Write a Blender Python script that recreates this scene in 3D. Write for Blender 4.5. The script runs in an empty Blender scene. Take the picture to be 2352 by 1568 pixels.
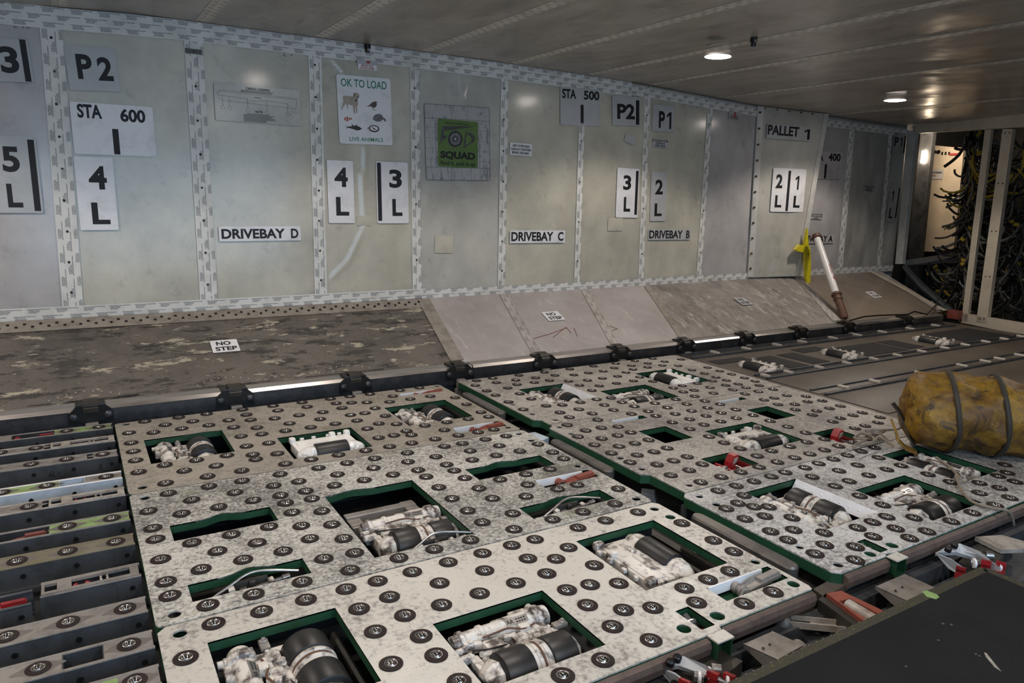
import bpy, bmesh, math, random
from mathutils import Vector, Matrix, Euler
R_ = random.Random(7)
scene = bpy.context.scene
COL = scene.collection
# ------------------------------------------------------------------ camera
# solved from the vanishing points of the deck grid; world: x along the wall,
# y towards the wall, z up, ball deck at z = 0, metres
CX, CY = 1176.0, 784.0
VPX, VPY = (3940.0, 527.0), (149.0, 416.0)
FPX = math.sqrt(-((VPX[0]-CX)*(VPY[0]-CX)+(VPX[1]-CY)*(VPY[1]-CY)))
def _ray(px, py): return Vector(((px-CX)/FPX, (py-CY)/FPX, 1.0))
_dx = _ray(*VPX).normalized()
_dy = _ray(*VPY); _dy = (_dy-_dx*_dx.dot(_dy)).normalized()
_dz = _dx.cross(_dy)
CAMH = 0.9
def wray(px, py):
    r = _ray(px, py); return Vector((_dx.dot(r), _dy.dot(r), _dz.dot(r)))
def at(px, py, z=0.0):
    r = wray(px, py); t = (z-CAMH)/r.z; return Vector((r.x*t, r.y*t, z))
def aty(px, py, y):
    r = wray(px, py); t = y/r.y; return Vector((r.x*t, y, CAMH+r.z*t))
def atx(px, py, x):
    r = wray(px, py); t = x/r.x; return Vector((x, r.y*t, CAMH+r.z*t))
cam_d = bpy.data.cameras.new('camera'); cam = bpy.data.objects.new('camera', cam_d); COL.objects.link(cam)
cam_d.sensor_width = 36.0; cam_d.lens = FPX/2352*36.0; cam_d.clip_start = 0.02; cam_d.clip_end = 100
right = Vector((_dx[0], _dy[0], _dz[0])); down = Vector((_dx[1], _dy[1], _dz[1])); fwd = Vector((_dx[2], _dy[2], _dz[2]))
m = Matrix((right, -down, -fwd)).transposed().to_4x4(); m.translation = Vector((0, 0, CAMH)); cam.matrix_world = m
scene.camera = cam
# ------------------------------------------------------------------ view, world, daylight
vs = scene.view_settings
vs.view_transform = 'Standard'; vs.look = 'None'; vs.gamma = 1.0; vs.use_curve_mapping = False
vs.exposure = 0.14
LAMP_E = 45.0; LAMP_W = 25.0
w = bpy.data.worlds.new('world'); scene.world = w; w.use_nodes = True
w.node_tree.nodes['Background'].inputs[0].default_value = (0.45, 0.62, 0.9, 1); w.node_tree.nodes['Background'].inputs[1].default_value = 0.05
def area(name, loc, target, sx, sy, energy, color):
    l = bpy.data.lights.new(name, 'AREA'); l.shape = 'RECTANGLE'; l.size = sx; l.size_y = sy; l.energy = energy; l.color = color
    o = bpy.data.objects.new(name, l); COL.objects.link(o); o.location = loc
    o.rotation_euler = (Vector(target)-Vector(loc)).to_track_quat('-Z', 'Y').to_euler(); return o
# daylight through the open cargo door behind the photographer
area('door_daylight', (0.9, -1.15, 0.95), (0.6, 3.0, 0.95), 2.6, 1.25, 40.0, (0.50, 0.73, 1.0))
# ------------------------------------------------------------------ materials
class NM:
    def __init__(s, name):
        s.m = bpy.data.materials.new(name); s.m.use_nodes = True; s.nt = s.m.node_tree; s.b = s.nt.nodes['Principled BSDF']; s.tc = None
    def n(s, t, **k):
        x = s.nt.nodes.new(t)
        for a, v in k.items(): setattr(x, a, v)
        return x
    def l(s, a, b): s.nt.links.new(a, b)
    def co(s, scale=(1, 1, 1), kind='Object', rot=(0, 0, 0)):
        if not s.tc: s.tc = s.n('ShaderNodeTexCoord')
        mp = s.n('ShaderNodeMapping'); s.l(s.tc.outputs[kind], mp.inputs[0]); mp.inputs['Scale'].default_value = scale; mp.inputs['Rotation'].default_value = rot; return mp.outputs[0]
    def noise(s, scale, detail=4, rough=0.55, vec=None, dist=0.0):
        x = s.n('ShaderNodeTexNoise'); x.inputs['Scale'].default_value = scale; x.inputs['Detail'].default_value = detail; x.inputs['Roughness'].default_value = rough; x.inputs['Distortion'].default_value = dist
        s.l(vec if vec is not None else s.co(), x.inputs['Vector']); return x.outputs['Fac']
    def ramp(s, f, a, b):
        x = s.n('ShaderNodeMapRange'); x.inputs[1].default_value = a; x.inputs[2].default_value = b; x.clamp = True
        s.l(f, x.inputs[0]); return x.outputs[0]
    def mix(s, f, a, b):
        x = s.n('ShaderNodeMix', data_type='RGBA')
        if isinstance(f, (int, float)): x.inputs[0].default_value = f
        else: s.l(f, x.inputs[0])
        for v, i in ((a, 6), (b, 7)):
            if isinstance(v, tuple): x.inputs[i].default_value = (*v, 1)
            else: s.l(v, x.inputs[i])
        return x.outputs[2]
    def math(s, op, a, b=None, c=None):
        x = s.n('ShaderNodeMath', operation=op)
        for i, v in enumerate((a, b, c)):
            if v is None: continue
            if isinstance(v, (int, float)): x.inputs[i].default_value = v
            else: s.l(v, x.inputs[i])
        return x.outputs[0]
    def bump(s, h, strength=0.3, dist=0.01):
        x = s.n('ShaderNodeBump'); x.inputs['Strength'].default_value = strength; x.inputs['Distance'].default_value = dist; s.l(h, x.inputs['Height']); s.l(x.outputs[0], s.b.inputs['Normal'])
    def col(s, c):
        if isinstance(c, tuple): s.b.inputs['Base Color'].default_value = (*c, 1)
        else: s.l(c, s.b.inputs['Base Color'])
    def rm(s, r, mt=0.0):
        if isinstance(r, (int, float)): s.b.inputs['Roughness'].default_value = r
        else: s.l(r, s.b.inputs['Roughness'])
        if isinstance(mt, (int, float)): s.b.inputs['Metallic'].default_value = mt
        else: s.l(mt, s.b.inputs['Metallic'])
def simple(name, c, r=0.5, mt=0.0, dirt=None, ds=8.0, lo=0.45, hi=0.7, bump=0.0):
    k = NM(name)
    if dirt: k.col(k.mix(k.ramp(k.noise(ds, 6, 0.65), lo, hi), c, dirt))
    else: k.col(c)
    k.rm(r, mt)
    if bump: k.bump(k.noise(60, 4), bump, 0.002)
    return k.m
def worn_panel(name, paint, under, thr, fine, coarse=2.5, tint=None, rough=0.42):
    k = NM(name)
    big = k.noise(coarse, 5, 0.6); sp = k.noise(fine, 3, 0.6); sp2 = k.noise(fine*0.35, 4, 0.65)
    v = k.math('ADD', k.math('ADD', k.math('MULTIPLY', big, 0.65), 0.125), k.math('ADD', k.math('MULTIPLY', sp, 0.7), k.math('MULTIPLY', sp2, 0.45)))
    f = k.ramp(v, thr-0.10, thr+0.13)
    c = k.mix(k.ramp(k.noise(1.2, 3), 0.35, 0.7), paint, tuple(x*0.86 for x in paint))
    if tint: c = k.mix(k.ramp(k.noise(5, 6, 0.7, k.co((0.5, 1.6, 1))), 0.56, 0.66), c, tint)
    k.col(k.mix(f, c, under)); k.rm(k.ramp(k.noise(14, 3), 0.0, 1.3)); k.rm(rough)
    k.bump(k.noise(170, 3), 0.35, 0.002); return k.m
M = {}
M['flange'] = simple('ball_flange_brown', (0.020, 0.013, 0.0125), 0.6, 0.0, (0.030, 0.022, 0.020), 40); M['flange'].node_tree.nodes['Principled BSDF'].inputs['Specular IOR Level'].default_value = 0.2
M['steel'] = simple('steel', (0.52, 0.50, 0.48), 0.28, 0.9, (0.2, 0.18, 0.17), 30)
M['chrome'] = simple('chrome', (0.40, 0.37, 0.365), 0.09, 1.0)
M['rubber'] = simple('black_rubber', (0.010, 0.010, 0.011), 0.42, 0, (0.022, 0.02, 0.019), 20)
M['green'] = simple('green_primer', (0.012, 0.062, 0.028), 0.5, 0, (0.018, 0.085, 0.04), 12)
M['lime'] = simple('lime_paint', (0.24, 0.36, 0.13), 0.45, 0, (0.14, 0.17, 0.08), 25)
M['olive'] = simple('olive_paint', (0.15, 0.13, 0.08), 0.5, 0, (0.20, 0.18, 0.14), 14)
M['grey'] = simple('grey_metal', (0.27, 0.25, 0.23), 0.42, 0.2, (0.14, 0.127, 0.115), 18)
M['palegrey'] = simple('pale_grey_metal', (0.42, 0.39, 0.35), 0.45, 0.2, (0.22, 0.19, 0.16), 26)
M['bluegrey'] = simple('blue_grey_metal', (0.085, 0.091, 0.10), 0.42, 0.35, (0.04, 0.042, 0.045), 12)
M['paleblue'] = simple('pale_blue_paint', (0.52, 0.60, 0.70), 0.4, 0, (0.36, 0.40, 0.44), 15)
M['darkmetal'] = simple('dark_metal', (0.045, 0.042, 0.038), 0.45, 0.4, (0.08, 0.07, 0.06), 18)
M['black'] = simple('black_metal', (0.012, 0.013, 0.014), 0.35, 0.3)
M['red'] = simple('red_paint', (0.30, 0.012, 0.015), 0.36, 0, (0.11, 0.010, 0.010), 30)
M['terracotta'] = simple('terracotta_paint', (0.25, 0.062, 0.042), 0.42, 0, (0.13, 0.045, 0.035), 30)
M['bar'] = simple('brown_bar', (0.125, 0.088, 0.075), 0.55, 0, (0.07, 0.052, 0.046), 30)
M['whitepart'] = simple('dirty_white_casting', (0.68, 0.64, 0.59), 0.36, 0, (0.085, 0.068, 0.06), 26, 0.47, 0.60)
M['cleanwhite'] = simple('clean_white_casting', (0.86, 0.84, 0.81), 0.3, 0, (0.62, 0.58, 0.53), 20, 0.6, 0.8)
M['rust'] = simple('rust', (0.13, 0.062, 0.038), 0.55, 0.1, (0.05, 0.03, 0.022), 30)
M['ink'] = simple('black_ink', (0.008, 0.009, 0.012), 0.62)
M['inkgreen'] = simple('green_ink', (0.02, 0.20, 0.10), 0.45)
M['inkred'] = simple('red_ink', (0.42, 0.05, 0.06), 0.45)
M['placard'] = simple('placard_white', (0.80, 0.80, 0.82), 0.32, 0, (0.56, 0.57, 0.58), 9, 0.5, 0.8)
M['placardgrey'] = simple('placard_grey', (0.50, 0.51, 0.52), 0.32, 0, (0.40, 0.41, 0.41), 9, 0.4, 0.8)
M['cream'] = simple('cream_enamel', (0.60, 0.53, 0.42), 0.45, 0, (0.48, 0.42, 0.33), 6)
M['hose_band'] = simple('hose_band', (0.035, 0.032, 0.028), 0.6, 0, (0.06, 0.05, 0.035), 20)
M['rope'] = simple('rope', (0.26, 0.22, 0.17), 0.8, 0, (0.14, 0.115, 0.09), 60)
M['deck'] = simple('deck_skin', (0.108, 0.090, 0.070), 0.5, 0, (0.066, 0.054, 0.044), 3, 0.35, 0.7)
M['mat'] = simple('anti_slip', (0.014, 0.014, 0.015), 0.85, 0, (0.022, 0.022, 0.022), 50)
M['sub'] = simple('subfloor', (0.028, 0.032, 0.036), 0.5, 0.1, (0.05, 0.042, 0.035), 6)
M['yellow'] = simple('yellow_plastic', (0.70, 0.60, 0.02), 0.35, 0, (0.5, 0.40, 0.02), 15)
M['tubewhite'] = simple('white_tube', (0.72, 0.70, 0.68), 0.3, 0, (0.5, 0.46, 0.42), 12, 0.55, 0.8)
M['wire'] = simple('grey_wire', (0.10, 0.10, 0.09), 0.5, 0, (0.19, 0.18, 0.16), 30)
M['wiretag'] = simple('yellow_tag', (0.42, 0.30, 0.02), 0.5)
M['black2'] = simple('cable_black', (0.008, 0.008, 0.009), 0.4)
M['film'] = simple('clear_film', (0.10, 0.11, 0.115), 0.10, 0.5)
def wrap():
    k = NM('plastic_wrap'); k.col((0.84, 0.82, 0.80)); k.rm(0.12); k.b.inputs['Specular IOR Level'].default_value = 0.8
    k.bump(k.noise(38, 2, 0.4, dist=1.2), 0.8, 0.01); return k.m
M['wrap'] = wrap()
M['L1'] = worn_panel('worn_panel_brown', (0.37, 0.335, 0.285), (0.18, 0.16, 0.135), 1.06, 90, 3.0, (0.19, 0.19, 0.12))
M['L2'] = worn_panel('worn_panel_speckled', (0.60, 0.585, 0.54), (0.125, 0.12, 0.115), 1.02, 110, 2.6, (0.25, 0.26, 0.15))
M['L3'] = worn_panel('worn_panel_cream', (0.60, 0.57, 0.515), (0.17, 0.16, 0.15), 1.14, 80, 2.4)
M['R1'] = worn_panel('worn_panel_dusty', (0.49, 0.46, 0.415), (0.19, 0.175, 0.158), 1.04, 95, 3.0)
M['R2'] = worn_panel('worn_panel_scuffed', (0.48, 0.45, 0.41), (0.165, 0.153, 0.14), 1.02, 95, 3.4)
M['R3'] = worn_panel('worn_panel_bluish', (0.62, 0.61, 0.595), (0.17, 0.168, 0.163), 1.03, 105, 3.0)
def lining(name, base, dirt):
    k = NM(name)
    v = k.co((1, 1, 1))
    f = k.ramp(k.noise(2.6, 7, 0.68), 0.38, 0.68); g = k.ramp(k.noise(9, 7, 0.75), 0.56, 0.72)
    c = k.mix(f, base, dirt); c = k.mix(k.math('MULTIPLY', g, 0.55), c, tuple(x*0.6 for x in dirt))
    e = k.ramp(k.noise(1.5, 5, 0.65, dist=0.3), 0.48, 0.72); c = k.mix(k.math('MULTIPLY', e, 0.45), c, tuple(x*0.62 for x in base))
    k.col(c); k.rm(0.5)
    k.b.inputs['Coat Weight'].default_value = 0.8; k.b.inputs['Coat Roughness'].default_value = 0.16
    k.bump(k.noise(3.6, 1.0, 0.4, k.co((1.5, 1, 0.8)), dist=0.25), 0.75, 0.05); return k.m
M['line_beige'] = lining('lining_beige', (0.60, 0.575, 0.475), (0.42, 0.405, 0.34))
M['line_grey'] = lining('lining_grey', (0.55, 0.54, 0.485), (0.40, 0.39, 0.355))
M['line_mauve'] = lining('lining_mauve', (0.52, 0.50, 0.495), (0.39, 0.372, 0.368))
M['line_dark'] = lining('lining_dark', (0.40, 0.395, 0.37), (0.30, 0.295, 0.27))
def ceilmat():
    k = NM('ceiling_lining'); f = k.ramp(k.noise(2.2, 6, 0.65, k.co((2.2, 0.7, 1)), 0.8), 0.34, 0.72); g = k.ramp(k.noise(7, 5, 0.7, k.co((1.6, 0.6, 1))), 0.52, 0.8)
    c = k.mix(f, (0.47, 0.425, 0.36), (0.255, 0.22, 0.18)); k.col(k.mix(k.math('MULTIPLY', g, 0.75), c, (0.15, 0.115, 0.085)))
    k.rm(0.30); k.bump(k.noise(2.6, 2, 0.4), 0.4, 0.06); return k.m
M['ceiling'] = ceilmat()
def kickmat(name, base, dark, pale, gloss, thr, stretch, pth, soft):
    k = NM(name); v = k.co(stretch); v2 = k.co((2.6, 1.1, 1.2), rot=(0, 0, 0.9))
    h = k.ramp(k.noise(3.2, 6, 0.65), 0.36, 0.66); f = k.ramp(k.noise(6.5, 10, 0.8, v, 0.25), thr-soft, thr+soft); s2 = k.ramp(k.noise(11, 8, 0.75, v2, 0.4), 0.60, 0.60+soft*1.2); g = k.ramp(k.noise(8.5, 9, 0.74, v, 0.3), pth, pth+soft*1.2)
    c = k.mix(h, base, dark); c = k.mix(f, c, tuple(x*0.42 for x in dark)); c = k.mix(k.math('MULTIPLY', s2, 0.75), c, tuple(x*0.5 for x in base)); c = k.mix(g, c, pale)
    k.col(c); k.rm(k.math('ADD', k.math('MULTIPLY', h, 0.2), gloss)); k.bump(k.noise(16, 8, 0.75, v, 0.9), 0.6, 0.010); return k.m
M['kick_worn'] = kickmat('kick_worn', (0.165, 0.142, 0.12), (0.10, 0.088, 0.077), (0.42, 0.38, 0.29), 0.14, 0.535, (0.7, 2.0, 2.2), 0.575, 0.018)
M['kick_pale'] = kickmat('kick_pale', (0.47, 0.43, 0.42), (0.37, 0.33, 0.32), (0.60, 0.57, 0.55), 0.42, 0.74, (3.2, 0.7, 0.8), 0.56, 0.12)
M['kick_dirty'] = kickmat('kick_dirty', (0.34, 0.31, 0.285), (0.21, 0.185, 0.168), (0.50, 0.47, 0.44), 0.40, 0.60, (2.0, 0.9, 0.9), 0.53, 0.10)
M['kick_shiny'] = kickmat('kick_shiny', (0.27, 0.225, 0.18), (0.21, 0.17, 0.135), (0.34, 0.30, 0.25), 0.10, 0.70, (1.5, 0.8, 1), 0.64, 0.06)
def railmat():
    k = NM('rail_aluminium'); f = k.ramp(k.noise(6, 6, 0.7, k.co((0.6, 8, 8))), 0.4, 0.7)
    k.col(k.mix(f, (0.55, 0.52, 0.50), (0.30, 0.27, 0.25))); k.rm(0.30, 0.85); return k.m
M['rail'] = railmat()
M['railside'] = simple('rail_side', (0.05, 0.052, 0.058), 0.36, 0.6, (0.10, 0.10, 0.105), 12)
def tape(name, base, ink, dirt, rw=0.03, pitch=0.105):
    k = NM(name); uv = k.n('ShaderNodeUVMap'); sp = k.n('ShaderNodeSeparateXYZ'); k.l(uv.outputs[0], sp.inputs[0])
    u, v = sp.outputs[0], sp.outputs[1]
    vr = k.math('DIVIDE', v, rw); row = k.math('FLOOR', vr); fv = k.math('FRACT', vr)
    uu = k.math('ADD', k.math('DIVIDE', u, pitch), k.math('MULTIPLY', row, 0.5)); iu = k.math('FLOOR', uu); fu = k.math('FRACT', uu)
    ln = k.math('MULTIPLY', fv, 6.0); il = k.math('FLOOR', ln); fl = k.math('FRACT', ln)
    cb = k.n('ShaderNodeCombineXYZ'); k.l(il, cb.inputs[0]); k.l(row, cb.inputs[1]); k.l(il, cb.inputs[2])
    wn = k.n('ShaderNodeTexWhiteNoise', noise_dimensions='3D'); k.l(cb.outputs[0], wn.inputs[0])
    top = k.math('GREATER_THAN', fv, 0.66)
    L = k.math('ADD', k.math('ADD', 0.34, k.math('MULTIPLY', wn.outputs[0], 0.14)), k.math('MULTIPLY', top, 0.4))
    S = k.math('MULTIPLY', k.math('SUBTRACT', 1.0, top), 0.05)
    a = k.math('MULTIPLY', k.math('LESS_THAN', fu, L), k.math('GREATER_THAN', fu, S))
    b = k.math('MULTIPLY', k.math('GREATER_THAN', fl, 0.38), k.math('MULTIPLY', k.math('GREATER_THAN', fv, 0.16), k.math('LESS_THAN', fv, 0.84)))
    cb2 = k.n('ShaderNodeCombineXYZ'); k.l(u, cb2.inputs[0]); k.l(k.math('MULTIPLY', il, 3.7), cb2.inputs[1]); k.l(row, cb2.inputs[2])
    br = k.ramp(k.noise(420, 1, 0.5, cb2.outputs[0]), 0.36, 0.46)
    fac = k.math('MULTIPLY', k.math('MULTIPLY', k.math('MULTIPLY', a, b), br), 0.85)
    d = k.ramp(k.noise(7, 5, 0.65), 0.45, 0.75)
    k.col(k.mix(fac, k.mix(d, base, dirt), ink)); k.rm(0.4); return k.m
M['tape'] = tape('seam_tape_printed', (0.76, 0.755, 0.72), (0.075, 0.08, 0.09), (0.54, 0.53, 0.49))
M['tape_ceiling'] = tape('seam_tape_brownish', (0.70, 0.66, 0.58), (0.17, 0.145, 0.12), (0.45, 0.41, 0.35), 0.032, 0.06)
M['tape_kick'] = tape('seam_tape_grimy', (0.46, 0.43, 0.41), (0.17, 0.15, 0.14), (0.26, 0.225, 0.20))
M['tape_plain'] = simple('seam_tape_plain', (0.60, 0.60, 0.57), 0.4, 0, (0.45, 0.44, 0.41), 9)
M['tape_dirty'] = simple('seam_tape_dirty', (0.30, 0.27, 0.23), 0.45, 0, (0.17, 0.145, 0.12), 18)
def ductmat():
    k = NM('duct_fabric'); f = k.ramp(k.noise(6, 9, 0.75, None, 0.8), 0.36, 0.56); g = k.ramp(k.noise(11, 9, 0.78, None, 0.6), 0.52, 0.60)
    c = k.mix(f, (0.33, 0.185, 0.008), (0.13, 0.064, 0.012)); k.col(k.mix(g, c, (0.05, 0.03, 0.012))); k.rm(0.55)
    k.bump(k.noise(9, 4, 0.6, None, 0.7), 0.5, 0.02); return k.m
M['duct'] = ductmat()
def padmat():
    k = NM('pad_black'); f = k.ramp(k.noise(260, 2, 0.6), 0.72, 0.76); g = k.ramp(k.noise(4, 5, 0.65), 0.4, 0.75)
    k.col(k.mix(f, k.mix(g, (0.0055, 0.006, 0.0068), (0.012, 0.0118, 0.0115)), (0.16, 0.15, 0.12))); k.rm(0.85); k.b.inputs['Specular IOR Level'].default_value = 0.25; k.bump(k.noise(220, 3), 0.3, 0.001); return k.m
M['pad'] = padmat()
M['padedge'] = simple('pad_edge', (0.034, 0.030, 0.018), 0.8, 0, (0.16, 0.125, 0.02), 120, 0.58, 0.7)
def emis(name, c, s):
    k = NM(name); k.col(c); k.b.inputs['Emission Color'].default_value = (*c, 1); k.b.inputs['Emission Strength'].default_value = s; return k.m
M['grease'] = simple('grease_stain', (0.13, 0.118, 0.106), 0.5, 0, (0.17, 0.155, 0.14), 30)
M['skid'] = simple('skid_steel', (0.15, 0.138, 0.125), 0.36, 0.5, (0.08, 0.072, 0.065), 16)
M['lens'] = emis('lamp_lens', (1.0, 0.89, 0.80), LAMP_E)
M['tail'] = emis('lamp_warm', (1.0, 0.78, 0.55), 60)
# ------------------------------------------------------------------ geometry helpers
def rotz(a): return Matrix.Rotation(a, 4, 'Z')
class MB:
    def __init__(s): s.bm = bmesh.new(); s.mi = 0; s.mats = []
    def use(s, key):
        if key not in s.mats: s.mats.append(key)
        s.mi = s.mats.index(key); return s
    def _fin(s, fs):
        for f in fs: f.material_index = s.mi
    def face(s, vs):
        try: f = s.bm.faces.new(vs); f.material_index = s.mi; return f
        except ValueError: return None
    def box(s, c, d, rot=None, bev=0.0, seg=2):
        r = bmesh.ops.create_cube(s.bm, size=1.0); vs = r['verts']
        mt = Matrix.Translation(c) @ (rot if rot is not None else Matrix()) @ Matrix.Diagonal((*d, 1))
        bmesh.ops.transform(s.bm, matrix=mt, verts=vs)
        fs = {f for v in vs for f in v.link_faces}
        s._fin(fs)
        if bev > 0:
            es = list({e for v in vs for e in v.link_edges})
            q = bmesh.ops.bevel(s.bm, geom=es, offset=min(bev, min(d)*0.45), segments=seg, affect='EDGES', profile=0.6); s._fin(q['faces'])
        return s
    def bx(s, x0, x1, y0, y1, z0, z1, bev=0.0): return s.box(((x0+x1)/2, (y0+y1)/2, (z0+z1)/2), (abs(x1-x0), abs(y1-y0), abs(z1-z0)), None, bev)
    def cyl(s, p0, p1, r, r2=None, seg=20, caps=True):
        p0, p1 = Vector(p0), Vector(p1); r2 = r if r2 is None else r2
        ax = (p1-p0).normalized(); u = ax.orthogonal().normalized(); v = ax.cross(u)
        a = []; b = []
        for i in range(seg):
            t = 2*math.pi*i/seg; d = u*math.cos(t)+v*math.sin(t); a.append(s.bm.verts.new(p0+d*r)); b.append(s.bm.verts.new(p1+d*r2))
        for i in range(seg):
            j = (i+1) % seg; s.face((a[i], a[j], b[j], b[i]))
        if caps: s.face(a[::-1]); s.face(b)
        return s
    def lathe(s, p0, ax, prof, seg=24, caps=True):
        # prof: (distance along the axis, radius)
        p0 = Vector(p0); ax = Vector(ax).normalized(); u = ax.orthogonal().normalized(); v = ax.cross(u); rings = []
        for h, r in prof:
            rings.append([s.bm.verts.new(p0+ax*h+(u*math.cos(2*math.pi*i/seg)+v*math.sin(2*math.pi*i/seg))*r) for i in range(seg)])
        for a, b in zip(rings, rings[1:]):
            for i in range(seg):
                j = (i+1) % seg; s.face((a[i], a[j], b[j], b[i]))
        if caps: s.face(rings[0][::-1]); s.face(rings[-1])
        return s
    def tube(s, pts, r, seg=8, caps=True, flat=None):
        pts = [Vector(p) for p in pts]; rings = []; u = None
        for i, p in enumerate(pts):
            t = (pts[min(i+1, len(pts)-1)]-pts[max(i-1, 0)]).normalized()
            if u is None: u = t.orthogonal().normalized()
            else:
                u = u-t*u.dot(t); u = u.normalized() if u.length > 1e-6 else t.orthogonal().normalized()
            v = t.cross(u); rr = r[i] if isinstance(r, (list, tuple)) else r
            rings.append([s.bm.verts.new(p+(u*math.cos(2*math.pi*k/seg)+v*math.sin(2*math.pi*k/seg))*rr) for k in range(seg)])
        for a, b in zip(rings, rings[1:]):
            for i in range(seg):
                j = (i+1) % seg; s.face((a[i], a[j], b[j], b[i]))
        if caps: s.face(rings[0][::-1]); s.face(rings[-1])
        return s
    def strip(s, pts, wv, nv, wd, th):
        # flat bar bent along pts: width along wv, thickness along nv
        pts = [Vector(p) for p in pts]; wv = Vector(wv).normalized()*wd/2; rings = []
        for i, p in enumerate(pts):
            t = (pts[min(i+1, len(pts)-1)]-pts[max(i-1, 0)]).normalized(); n = t.cross(wv).normalized()*th/2
            rings.append([s.bm.verts.new(q) for q in (p+wv+n, p-wv+n, p-wv-n, p+wv-n)])
        for a, b in zip(rings, rings[1:]):
            for i in range(4): s.face((a[i], a[(i+1) % 4], b[(i+1) % 4], b[i]))
        s.face(rings[0][::-1]); s.face(rings[-1]); return s
    def prism(s, poly, vec):
        # poly: list of 3-D points, swept by vec
        a = [s.bm.verts.new(p) for p in poly]; b = [s.bm.verts.new(Vector(p)+Vector(vec)) for p in poly]; n = len(a)
        s.face(a[::-1]); s.face(b)
        for i in range(n): s.face((a[i], a[(i+1) % n], b[(i+1) % n], b[i]))
        return s
    def plate(s, outer, holes, z0, z1):
        # flat plate in XY with any number of holes
        loops = [outer]+list(holes); tops = []; es = []
        for lp in loops:
            vs = [s.bm.verts.new((p[0], p[1], z1)) for p in lp]; tops.append(vs)
            es += [s.bm.edges.new((vs[i], vs[(i+1) % len(vs)])) for i in range(len(vs))]
        r = bmesh.ops.triangle_fill(s.bm, use_beauty=True, use_dissolve=False, edges=es, normal=(0, 0, 1))
        fs = [g for g in r['geom'] if isinstance(g, bmesh.types.BMFace)]; s._fin(fs)
        mp = {}
        for lp in tops:
            for v in lp: mp[v] = s.bm.verts.new((v.co.x, v.co.y, z0))
        for f in fs: s.face([mp[v] for v in reversed(f.verts)])
        for lp in tops:
            for i in range(len(lp)):
                j = (i+1) % len(lp); s.face((lp[i], mp[lp[i]], mp[lp[j]], lp[j]))
        return s
    def ring(s, loop, z0, z1, th):
        # wall of thickness th standing just inside (th>0) or outside the loop
        n = len(loop); cx = sum(p[0] for p in loop)/n; cy = sum(p[1] for p in loop)/n; inn = []
        area2 = sum(loop[i][0]*loop[(i+1) % n][1]-loop[(i+1) % n][0]*loop[i][1] for i in range(n)); sg = 1 if area2 > 0 else -1
        for i in range(n):
            p = Vector(loop[i][:2]); a = (p-Vector(loop[i-1][:2])).normalized(); b = (Vector(loop[(i+1) % n][:2])-p).normalized()
            na = Vector((-a.y, a.x))*sg; nb = Vector((-b.y, b.x))*sg; q = na+nb; q = q/max(0.3, q.dot(na)) if q.length > 1e-5 else na
            inn.append(p+q*th)
        A = [s.bm.verts.new((p[0], p[1], z1)) for p in loop]; B = [s.bm.verts.new((p[0], p[1], z0)) for p in loop]
        C = [s.bm.verts.new((p[0], p[1], z1)) for p in inn]; D = [s.bm.verts.new((p[0], p[1], z0)) for p in inn]
        for i in range(n):
            j = (i+1) % n
            s.face((A[i], A[j], B[j], B[i])); s.face((C[j], C[i], D[i], D[j])); s.face((A[j], A[i], C[i], C[j])); s.face((B[i], B[j], D[j], D[i]))
        return s
    def sphere(s, c, r, sx=1, sy=1, sz=1, u=12, v=8):
        q = bmesh.ops.create_uvsphere(s.bm, u_segments=u, v_segments=v, radius=r)
        bmesh.ops.transform(s.bm, matrix=Matrix.Translation(c) @ Matrix.Diagonal((sx, sy, sz, 1)), verts=q['verts'])
        s._fin({f for x in q['verts'] for f in x.link_faces}); return s
    def xf(s, mt): bmesh.ops.transform(s.bm, matrix=mt, verts=s.bm.verts); return s
    def mesh(s, name, smooth=True, ang=35):
        bmesh.ops.recalc_face_normals(s.bm, faces=s.bm.faces)
        me = bpy.data.meshes.new(name); s.bm.to_mesh(me); s.bm.free()
        for k in s.mats: me.materials.append(M[k])
        if smooth: me.shade_smooth(); me.set_sharp_from_angle(angle=math.radians(ang))
        return me
    def build(s, name, parent=None, loc=None, smooth=True, ang=35, label=None, stuff=False):
        return link(name, s.mesh(name, smooth, ang), parent, loc, label, stuff)
def link(name, me, parent=None, loc=None, label=None, stuff=False):
    o = bpy.data.objects.new(name, me); COL.objects.link(o)
    if parent: o.parent = parent
    if loc is not None: o.location = loc
    if label: o['label'] = label
    if stuff: o['kind'] = 'stuff'
    return o
def tag(o, label, cat, group=None, stuff=False):
    o['label'] = label; o['category'] = cat
    if group: o['group'] = group
    if stuff: o['kind'] = 'stuff'
    return o
def empty(name, loc=(0, 0, 0), rz=0.0):
    o = bpy.data.objects.new(name, None); COL.objects.link(o); o.location = loc; o.rotation_euler = (0, 0, rz); o.empty_display_size = 0.05; return o
def struct(name, mb, smooth=False):
    o = mb.build(name, smooth=smooth); o['kind'] = 'structure'; return o
def tree_copy(o, parent=None):
    c = o.copy(); COL.objects.link(c); c.parent = parent
    for ch in list(o.children): tree_copy(ch, c)
    return c
def frame_obj(name, me, P, xdir, ydir):
    x = Vector(xdir).normalized(); z = x.cross(Vector(ydir)).normalized(); y = z.cross(x)
    o = link(name, me); mt = Matrix((x, y, z)).transposed().to_4x4(); mt.translation = P; o.matrix_world = mt; return o
_tc = {}
def text_mesh(s, bold=0.0, shear=0.0):
    key = (s, bold, shear)
    if key in _tc: return _tc[key]
    c = bpy.data.curves.new('t', 'FONT'); c.body = s; c.size = 1.0; c.offset = bold; c.shear = shear; c.resolution_u = 4; c.extrude = 0.004
    o = bpy.data.objects.new('t', c); COL.objects.link(o)
    dg = bpy.context.evaluated_depsgraph_get(); me = bpy.data.meshes.new_from_object(o.evaluated_get(dg))
    bpy.data.objects.remove(o); bpy.data.curves.remove(c)
    _tc[key] = me; return me
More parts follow.
